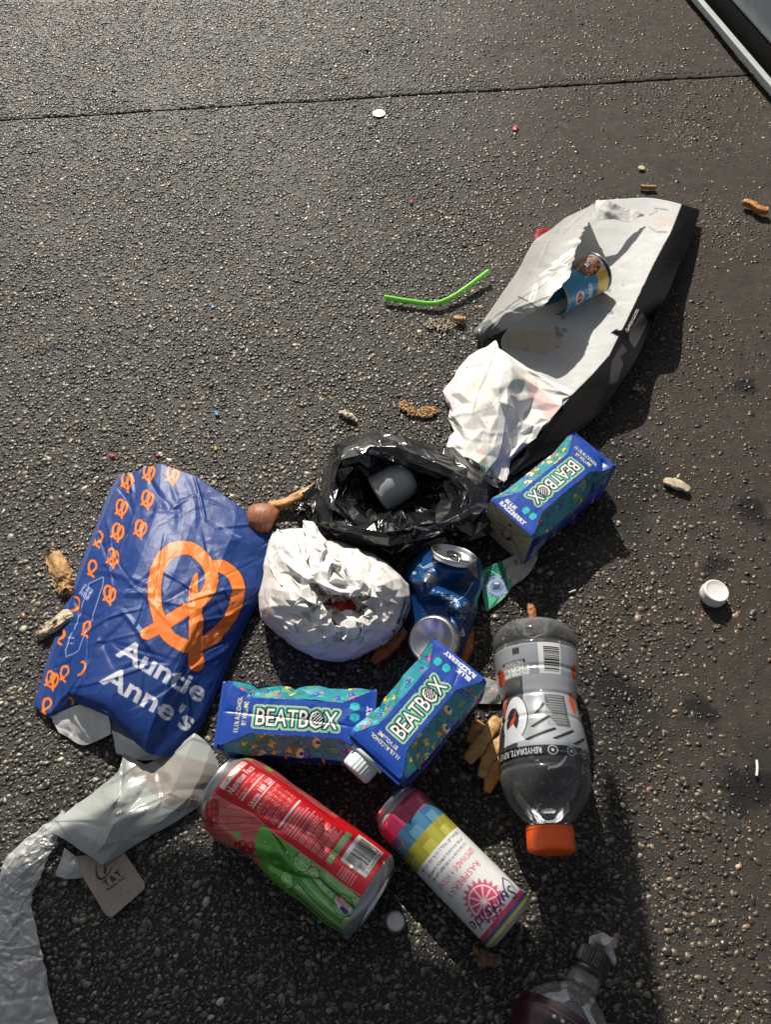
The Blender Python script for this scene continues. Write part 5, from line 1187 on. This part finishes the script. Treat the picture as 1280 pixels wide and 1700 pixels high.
def plastics():
    c = Canvas(60, 380, 1200, 1450, 2, (196, 202, 198), yup=False)
    c.poly([(210, 1270), (290, 1250), (362, 1272), (335, 1337), (297, 1350), (230, 1300)], (168, 152, 142), k=.5); c.ell(285, 1320, 10, 3, (150, 90, 84), 20, k=.6); c.ell(262, 1290, 22, 10, (150, 128, 112), k=.35); c.line([(268, 1340), (296, 1346)], 1.2, (150, 80, 76), k=.7)
    for _ in range(30): c.ell(random.uniform(120, 330), random.uniform(1280, 1420), random.uniform(.6, 1.6), .9, (110, 100, 96), k=.5)
    c.soften(2)
    rows = [[(205, 1250, 10), (240, 1268, 12), (280, 1250, 12), (322, 1216, 16), (350, 1240, 10), (364, 1270, 4)],
            [(196, 1280, 20), (212, 1296, 16), (250, 1290, 14), (300, 1276, 20), (335, 1285, 16), (360, 1290, 5)],
            [(160, 1310, 8), (190, 1330, 30), (225, 1330, 18), (275, 1325, 22), (312, 1326, 16), (337, 1334, 4)],
            [(120, 1340, 5), (160, 1360, 20), (188, 1368, 34), (225, 1365, 20), (270, 1362, 14), (300, 1360, 4)],
            [(92, 1364, 10), (130, 1382, 18), (172, 1402, 30), (205, 1396, 20), (232, 1390, 12), (256, 1386, 5)],
            [(80, 1380, 12), (110, 1395, 12), (150, 1424, 16), (170, 1437, 14), (200, 1420, 8), (228, 1402, 5)]]
    C = np.array(rows, float); C = cr_axis(C, 150, 0) * .5 + cr_axis(C, 150, 0, True) * .5; C = cr_axis(C, 170, 1) * .3 + cr_axis(C, 170, 1, True) * .7; P = G(C[..., 0], C[..., 1], C[..., 2]); P = crumple(P, 4, 60, 131, 2, nf=22, famp=1.3, flen=45, fwd=7)
    t = grid('waxed_sheet', P, M['waxy'], None, c.sample(C[..., 0], C[..., 1]), thick=.0003); tag(t, 'milky waxed plastic sheet folded below the open end of the blue bakery bag', 'plastic sheet')
    rows = [[(108, 1344, 4), (104, 1360, 8), (100, 1374, 5)], [(60, 1382, 4), (72, 1392, 9), (92, 1402, 6)], [(10, 1424, 3), (44, 1426, 10), (82, 1416, 5)], [(-4, 1470, 3), (28, 1465, 8), (66, 1456, 4)], [(-14, 1510, 2), (18, 1510, 8), (52, 1498, 3)], [(-20, 1570, 2), (20, 1570, 10), (64, 1560, 4)], [(-22, 1640, 2), (26, 1640, 12), (80, 1630, 4)], [(-24, 1730, 2), (36, 1730, 10), (100, 1720, 3)]]
    P, C = paper(rows, 40, 8, 8, 1.2, 141, .7); P = crumple(P, 1.6, 14, 141, 2, nf=120, famp=1.1, flen=30, fwd=3.5)
    t = grid('film_strip', P, M['film'], None, thick=.0002); tag(t, 'long wrinkled strip of clear plastic film running down the bottom left corner', 'plastic film')
    rows = [[(108, 1408, 4), (120, 1418, 7), (135, 1426, 5)], [(100, 1430, 3), (118, 1440, 8), (136, 1444, 4)], [(92, 1454, 2), (114, 1459, 4), (142, 1456, 2)]]
    P, C = net(rows, 50, 60); P = crumple(P, 4, 12, 151, 2)
    t = grid('film_scrap', P, M['film'], None, thick=.0002); tag(t, 'small crinkled clear film scrap touching the swing tag', 'plastic film')
    rows = [[(752, 1128, 5), (785, 1120, 8), (828, 1132, 6)], [(745, 1155, 3), (785, 1150, 6), (834, 1150, 5)], [(742, 1170, 1), (786, 1168, 1), (832, 1169, 1)]]
    P, C = net(rows, 40, 60); P = crumple(P, 4, 16, 152, 2)
    t = grid('film_scrap', P, M['film'], None, thick=.0002); tag(t, 'clear film scrap between the leaning carton and the sports bottle', 'plastic film')
    rows = [[(1000, 1548, 10), (1018, 1556, 24), (1028, 1566, 20)], [(985, 1560, 4), (1004, 1572, 22), (1026, 1582, 10)], [(978, 1572, 3), (1000, 1584, 14), (1018, 1600, 4)]]
    P, C = net(rows, 50, 50); P = crumple(P, 9, 12, 153, 2)
    t = grid('film_scrap', P, M['film'], None, thick=.0002); tag(t, 'clear film scrap poking out behind the black bottle cap', 'plastic film')
plastics()

# straw, loose caps -------------------------------------------------
def tube(name, pts, r, mat, parent=None, seg=16, n=80, wob=0.0, seed=0, sqz=1.0):
    P = cr_axis(np.array(pts, float), n, 0); T = nrm(np.gradient(P, axis=0)); up = np.array([0, 0, 1.0]); B = nrm(np.cross(T, up)); N_ = np.cross(B, T)
    th = np.linspace(0, 2 * math.pi, seg, endpoint=False); rr = np.asarray(r) if np.ndim(r) else np.full(n, r)
    if np.ndim(r): rr = np.interp(np.linspace(0, 1, n), np.linspace(0, 1, len(r)), r)
    Q = P[:, None] + rr[:, None, None] * (np.cos(th)[None, :, None] * B[:, None] + sqz * np.sin(th)[None, :, None] * N_[:, None])
    return Q, grid(name, Q, mat, parent, cu=True)
pts = [G(*p) for p in ((638, 493, 7), (680, 500, 6), (715, 504, 6), (738, 499, 7), (765, 484, 9), (811, 450, 14))]
Q, o = tube('bent_straw', pts, .0031, M['straw'], n=120); o.modifiers.new('wall', 'SOLIDIFY').thickness = -.0005
tag(o, 'bent bright green drinking straw lying on bare asphalt', 'straw')

def white_cap():
    A = G(1182, 990, 1); ax = nrm([.10, .02, 1.0]); r = .0162
    pr = [(0, r * .93), (.0015, r * .98), (.006, r * 1.0), (.0075, r * .985), (.0085, r * .96), (.0125, r * .955), (.0142, r * .93), (.0150, r * .88), (.0149, r * .80), (.0138, r * .70), (.0132, r * .5), (.0131, .0004)]
    o = lathe('bottle_cap', A, ax, pr, M['white_plastic'], seg=72); tag(o, 'plain white plastic bottle cap alone on the right of the pavement', 'bottle cap')
    t = empty('foil_seal', G(656, 1530), 'small round clear and white bottle seal beside the base of the red can', 'seal')
    C = G(656, 1530, 8); ax = nrm([-.15, -.25, .95])
    lathe('seal_rim', C - ax * .003, ax, [(0, .0098), (.003, .0106), (.0042, .0104), (.0045, .0096), (.003, .0088)], M['clear'], t, seg=48)
    lathe('seal_disc', C - ax * .003, ax, [(.0005, .0090), (.002, .0086), (.0028, .006), (.003, .0004)], M['white_plastic'], t, seg=48)
white_cap()

# ------------------------------------------------------------------ food scraps
def lump(name, pts, rad, mat, label, cat, group=None, seed=0, seg=18, n=46, sqz=.8, square=.95, rough=.16, parent=None):
    """irregular stick or lump of food that follows a line of survey points; radii in mm"""
    P = cr_axis(np.array([G(*p) for p in pts], float), n, 0); T = nrm(np.gradient(P, axis=0)); B = nrm(np.cross(T, [0, 0, 1.0])); N_ = np.cross(B, T)
    th = np.linspace(0, 2 * math.pi, seg, endpoint=False); u = np.linspace(0, 1, n)
    rr = np.interp(u, np.linspace(0, 1, len(rad)), rad) / 1000 * np.clip(np.sqrt(np.sin(np.pi * np.clip(u * .97 + .015, 0, 1)) * 5), 0.05, 1)
    q = 1 / np.maximum(np.abs(np.cos(th)), np.abs(np.sin(th))); q = 1 + (q - 1) * square
    nz = 1 + (vnoise(u[:, None] * n / 4 + seed, np.cos(th)[None] * 2 + 5, seed) - .5) * rough * 2 + (vnoise(u[:, None] * n * .9, np.sin(th)[None] * 5 + np.cos(th)[None] * 3 + 9, seed + 1) - .5) * rough
    R_ = rr[:, None] * q[None] * nz
    Q = P[:, None] + R_[..., None] * (np.cos(th)[None, :, None] * B[:, None] + sqz * np.sin(th)[None, :, None] * N_[:, None]); Q[..., 2] = np.maximum(Q[..., 2], .0006)
    o = grid(name, Q, mat, parent, cu=True)
    if parent is None: tag(o, label, cat, group)
    return o
FR = 'dropped fries'
lump('french_fry', [(444, 840, 6), (470, 836, 7), (500, 822, 8), (528, 804, 9)], [5, 6, 5.5, 3.2], M['fry'], 'orange brown fry reaching from the bread roll to the black bag', 'fry', FR, 1)
lump('french_fry', [(618, 1100, 7), (635, 1085, 9), (655, 1066, 12), (672, 1046, 14)], [4, 8, 8, 5], M['fry_dark'], 'brown fry half hidden under the white paper bag', 'fry', FR, 2)
lump('french_fry', [(770, 1010, 6), (778, 1045, 8), (776, 1075, 9), (768, 1102, 8)], [4, 6, 7, 5], M['fry_dark'], 'brown fry tucked under the right side of the crushed can', 'fry', FR, 3)
lump('french_fry', [(880, 1003, 7), (883, 1020, 7), (884, 1040, 7), (886, 1066, 7)], [4.5, 5, 5, 5], M['fry_dark'], 'dark fry pointing up from behind the sports bottle base', 'fry', FR, 4)
lump('french_fry', [(775, 1265, 8), (795, 1240, 10), (815, 1212, 12), (828, 1192, 12)], [6.5, 8, 8, 5], M['fry_pale'], 'thickest pale fry between the leaning carton and the sports bottle', 'fry', FR, 5)
lump('french_fry', [(778, 1235, 5), (790, 1215, 5), (800, 1200, 5)], [4, 7, 5], M['fry'], 'short fry behind the thickest pale fry', 'fry', FR, 6)
lump('french_fry', [(799, 1292, 6), (810, 1265, 8), (824, 1240, 10), (838, 1222, 9)], [4.5, 7.5, 7.5, 5], M['fry_pale'], 'middle fry of three beside the sports bottle label band', 'fry', FR, 7)
lump('french_fry', [(808, 1316, 6), (816, 1295, 7), (828, 1272, 8), (840, 1250, 8)], [4, 7, 7, 5], M['fry'], 'lowest fry beside the sports bottle, nearest its orange cap', 'fry', FR, 8)
lump('french_fry', [(1234, 335, 7), (1248, 339, 7), (1262, 348, 7), (1277, 350, 7)], [5, 6, 6, 5], M['fry'], 'single orange fry at the right edge of the pavement', 'fry', FR, 9)
lump('bread_roll', [(415, 862, 14), (428, 860, 16), (442, 862, 16), (456, 868, 14)], [15, 20, 20, 15], M['bun'], 'reddish brown bread roll peeking from behind the blue bakery bag', 'bread', None, 10, square=.05, rough=.015, n=60, seg=40)
def flat_bit(name, cx, cy, rx, ry, ang, h, mat, label, cat, group=None, seed=0, rough=.35):
    n, K = 16, 40; th = np.linspace(0, 2 * math.pi, K, endpoint=False); u = np.linspace(0, 1, n); ca, sa = math.cos(R(ang)), math.sin(R(ang))
    rad = 1 + (vnoise(np.cos(th) * 3 + seed + 4, np.sin(th) * 3 + seed + 4, seed) - .5) * rough * 2.4
    uu = (1 - u)[:, None]; X = np.cos(th) * rx * rad * uu; Y = np.sin(th) * ry * rad * uu
    z = h * np.sqrt(1 - uu ** 2 * .98) * (1 + (vnoise(X / 3 + seed + 40, Y / 3 + 40, seed + 2) - .5) * 1.3) + .5
    o = grid(name, G(cx + X * ca - Y * sa, cy + X * sa + Y * ca, z), mat, None, cu=True); tag(o, label, cat, group); return o
BR = 'bread scraps on the pavement'
def crumbs(name, cx, cy, rx, ry, ang, n, size, mat, label, cat, group=None, seed=0, hgt=2.0):
    """a broken heap of crumbs: many small angular lumps packed inside an oval"""
    r = np.random.default_rng(seed + 900); q = r.uniform(0, 2 * math.pi, n); d = np.sqrt(r.uniform(0, 1, n)) * r.uniform(.8, 1.1, n); ca, sa = math.cos(R(ang)), math.sin(R(ang))
    X, Y = np.cos(q) * rx * d, np.sin(q) * ry * d; P0 = G(cx + X * ca - Y * sa, cy + X * sa + Y * ca, .5 + hgt * (1 - d ** 2).clip(0) * r.uniform(.3, 1, n)); sz = size / 1000 * r.uniform(.5, 1.3, n)
    ico = np.array([(0, 0, 1), (.89, 0, .45), (.28, .85, .45), (-.72, .53, .45), (-.72, -.53, .45), (.28, -.85, .45), (.72, .53, -.45), (-.28, .85, -.45), (-.89, 0, -.45), (-.28, -.85, -.45), (.72, -.53, -.45), (0, 0, -1)])
    fc = np.array([(0, 1, 2), (0, 2, 3), (0, 3, 4), (0, 4, 5), (0, 5, 1), (1, 6, 2), (2, 7, 3), (3, 8, 4), (4, 9, 5), (5, 10, 1), (2, 6, 7), (3, 7, 8), (4, 8, 9), (5, 9, 10), (1, 10, 6), (6, 11, 7), (7, 11, 8), (8, 11, 9), (9, 11, 10), (10, 11, 6)])
    V = P0[:, None] + ico[None] * sz[:, None, None] * r.uniform(.6, 1.25, (n, 12, 1)) * np.array([1, 1, .7]); V[..., 2] = np.maximum(V[..., 2], -.001)
    o = raw_mesh(name, V, (fc[None] + (np.arange(n) * 12)[:, None, None]).reshape(-1, 3), mat); tag(o, label, cat, group); return o
crumbs('bread_crumb_patch', 104, 958, 40, 24, 62, 240, 1.7, M['crumb'], 'whitish crumb patch spread around the golden crust piece', 'crumbs', BR, 3)
def crust(rows, seed, mat, label, cat='bread'):
    P, _ = paper(rows, 9, 9, 5, 1.0, seed, 1.0); P = crumple(P, 1.6, 9, seed, 2)
    o = grid('bread_crust', P, mat, thick=.004); tag(o, label, cat, BR)
crust([[(76, 922, 2), (84, 913, 7), (95, 915, 2)], [(78, 940, 2), (92, 932, 12), (110, 930, 3)], [(84, 958, 2), (100, 952, 13), (118, 950, 3)], [(90, 972, 2), (106, 968, 8), (122, 962, 2)]], 201, M['bread'], 'golden crust piece on the crumb patch left of the bakery bag')
crust([[(92, 966, 2), (104, 962, 8), (120, 966, 2)], [(94, 980, 2), (106, 976, 9), (120, 976, 2)], [(100, 988, 2), (108, 986, 5), (118, 983, 2)]], 202, M['bread'], 'smaller crust lump just below the golden crust piece')
crust([[(62, 1052, 2), (80, 1032, 3), (108, 1012, 3), (128, 1008, 3)], [(62, 1055, 3), (84, 1042, 9), (106, 1028, 10), (126, 1020, 8)], [(66, 1057, 1), (86, 1053, 2), (108, 1040, 2), (124, 1032, 2)]], 203, M['crumb'], 'seeded crust wedge slipping under the left edge of the bakery bag')
crumbs('bread_scrap', 676, 678, 17, 9, 35, 110, 1.8, M['bread'], 'tan crumb cluster left of its larger neighbour below the straw', 'crumbs', BR, 6)
crumbs('bread_scrap', 709, 684, 18, 10, -10, 130, 2.0, M['bread'], 'larger tan crumb cluster left of the torn white sheet', 'crumbs', BR, 7, 3)
crumbs('bread_scrap', 731, 539, 24, 10, 0, 150, 1.5, M['crumb'], 'pale trodden crumb under the bent green straw', 'crumbs', BR, 8, 1)
lump('bread_scrap', [(753, 528, 3), (763, 529, 4), (773, 530, 3)], [3, 4.5, 3], M['bread'], 'small tan crumb just right of the pale trodden one', 'crumbs', BR, 9, rough=.3)
lump('bread_scrap', [(562, 684, 2), (578, 690, 3), (594, 700, 2)], [2, 4, 2], M['crumb'], 'thin pale crumb above the black plastic bag', 'crumbs', BR, 10, rough=.4)
lump('bread_scrap', [(1102, 798, 2), (1122, 803, 4), (1146, 814, 3)], [4, 7.5, 4], M['crumb'], 'pale flat crumb on open asphalt right of the upper carton', 'crumbs', BR, 11, rough=.15, sqz=.4)
crumbs('bread_scrap', 1062, 645, 12, 6, 20, 30, 1.8, M['crumb'], 'small crumb beside the lower black border of the wrapper', 'crumbs', BR, 12)
rows = [[(786, 1572, 9), (796, 1576, 5), (806, 1584, 6)], [(788, 1588, 3), (808, 1590, 7), (826, 1588, 4)], [(792, 1602, 2), (814, 1604, 2), (838, 1602, 3)]]
P, _ = paper(rows, 8, 9, 5, 2.0, 61, 1.6); o = grid('paper_flake', P, M['brown_paper'], thick=.0008, smooth=False); tag(o, 'torn brown flake below the foot of the slim white can', 'paper scrap')
crumbs('dust_smear', 70, 572, 26, 8, -20, 60, 1.2, M['crumb'], 'dusty tan smear on the pavement at the left edge', 'crumbs', None, 14, .5)
c = G(629, 188, 1.5); o = lathe('coin', c - [0, 0, .0012], (0, 0, 1), [(0, .0115), (.0004, .0120), (.0015, .0120), (.0017, .0112), (.0014, .0100), (.0014, .0003)], material('pale coin metal', (.62, .56, .42), .4, .6), nref=[0, 1, 0]); tag(o, 'pale round coin on the pavement just below the joint', 'coin')
c = G(1066, 278, 1.5); o = lathe('coin', c - [0, 0, .0012], (0, 0, 1), [(0, .006), (.0010, .006), (.0012, .0052), (.0012, .0003)], M['crumb'], nref=[0, 1, 0]); tag(o, 'tiny pale disc above the cigarette butt', 'disc')
Q, o = tube('cigarette_butt', [G(1064, 310, 4), G(1077, 311, 4), (G(1089, 311, 4))], .0038, M['bread'], n=16); tag(o, 'tan cigarette butt above the top of the white wrapper', 'cigarette butt')
for i, (x, y, r_, m_, lab) in enumerate(((187, 757, 4, 'red', 'tiny bright red scrap above the bakery bag'), (260, 756, 3, 'red', 'tiny pinkish scrap at the tip of the bakery bag'), (359, 686, 4, 'bluebit', 'tiny bright blue scrap above the bakery bag'), (358, 744, 4, 'yellowbit', 'tiny yellow scrap above the bakery bag'),
                                  (352, 508, 3, 'bluebit', 'tiny blue scrap in the middle of the pebbles'), (856, 212, 5, 'red', 'tiny red scrap below the joint in the pavement'), (683, 334, 3, 'red', 'tiny dark red scrap above the straw'), (1187, 1040, 3, 'fry', 'tiny brown scrap below the white bottle cap'))):
    flat_bit('litter_scrap', x, y, r_, r_ * .8, 30 * i, 2, M[m_], lab, 'litter scrap', 'tiny coloured scraps', 60 + i, .5)
Q, o = tube('plastic_sliver', [G(944, 984, 2), G(950, 982, 2.4), G(956, 980, 2)], .0011, M['milky'], n=10); tag(o, 'thin pale blue sliver in the shadow right of the torn card', 'sliver')
Q, o = tube('plastic_sliver', [G(1257, 1262, 2), G(1258, 1275, 2.4), G(1257, 1288, 2)], .0014, M['white_plastic'], n=10); tag(o, 'thin white sliver just above the wide gum stain', 'sliver')

# ================================================================== SHADOW BLOCKER (unseen panel added to shade the near pavement)
def shadow_blocker():
    H = .95; k = H / SUN[2]; sh = np.array(SUN) * k
    edge = [(-200, 1470), (60, 1450), (130, 1400), (330, 1400), (470, 1500), (780, 1600), (850, 1660), (882, 1600), (890, 1500), (895, 1530), (955, 1490), (1000, 1400), (1004, 1270), (1022, 1285), (1048, 1360), (1066, 1450), (1078, 1550), (1090, 1720), (1110, 2300), (-400, 2300)]
    pts = [np.array(G(x, y, 0)) if y < 1705 else np.array(G(x, 1700, 0)) + [0, -.35, 0] for x, y in edge]
    V = [p + sh for p in pts]; me = bpy.data.meshes.new('shadow_blocker'); me.from_pydata([tuple(v) for v in V], [], [tuple(range(len(V)))]); me.materials.append(M['canvas'])
    o = bpy.data.objects.new('shadow_blocker', me); COL.objects.link(o); s = o.modifiers.new('t', 'SOLIDIFY'); s.thickness = .004; tag(o, kind='structure')
shadow_blocker()
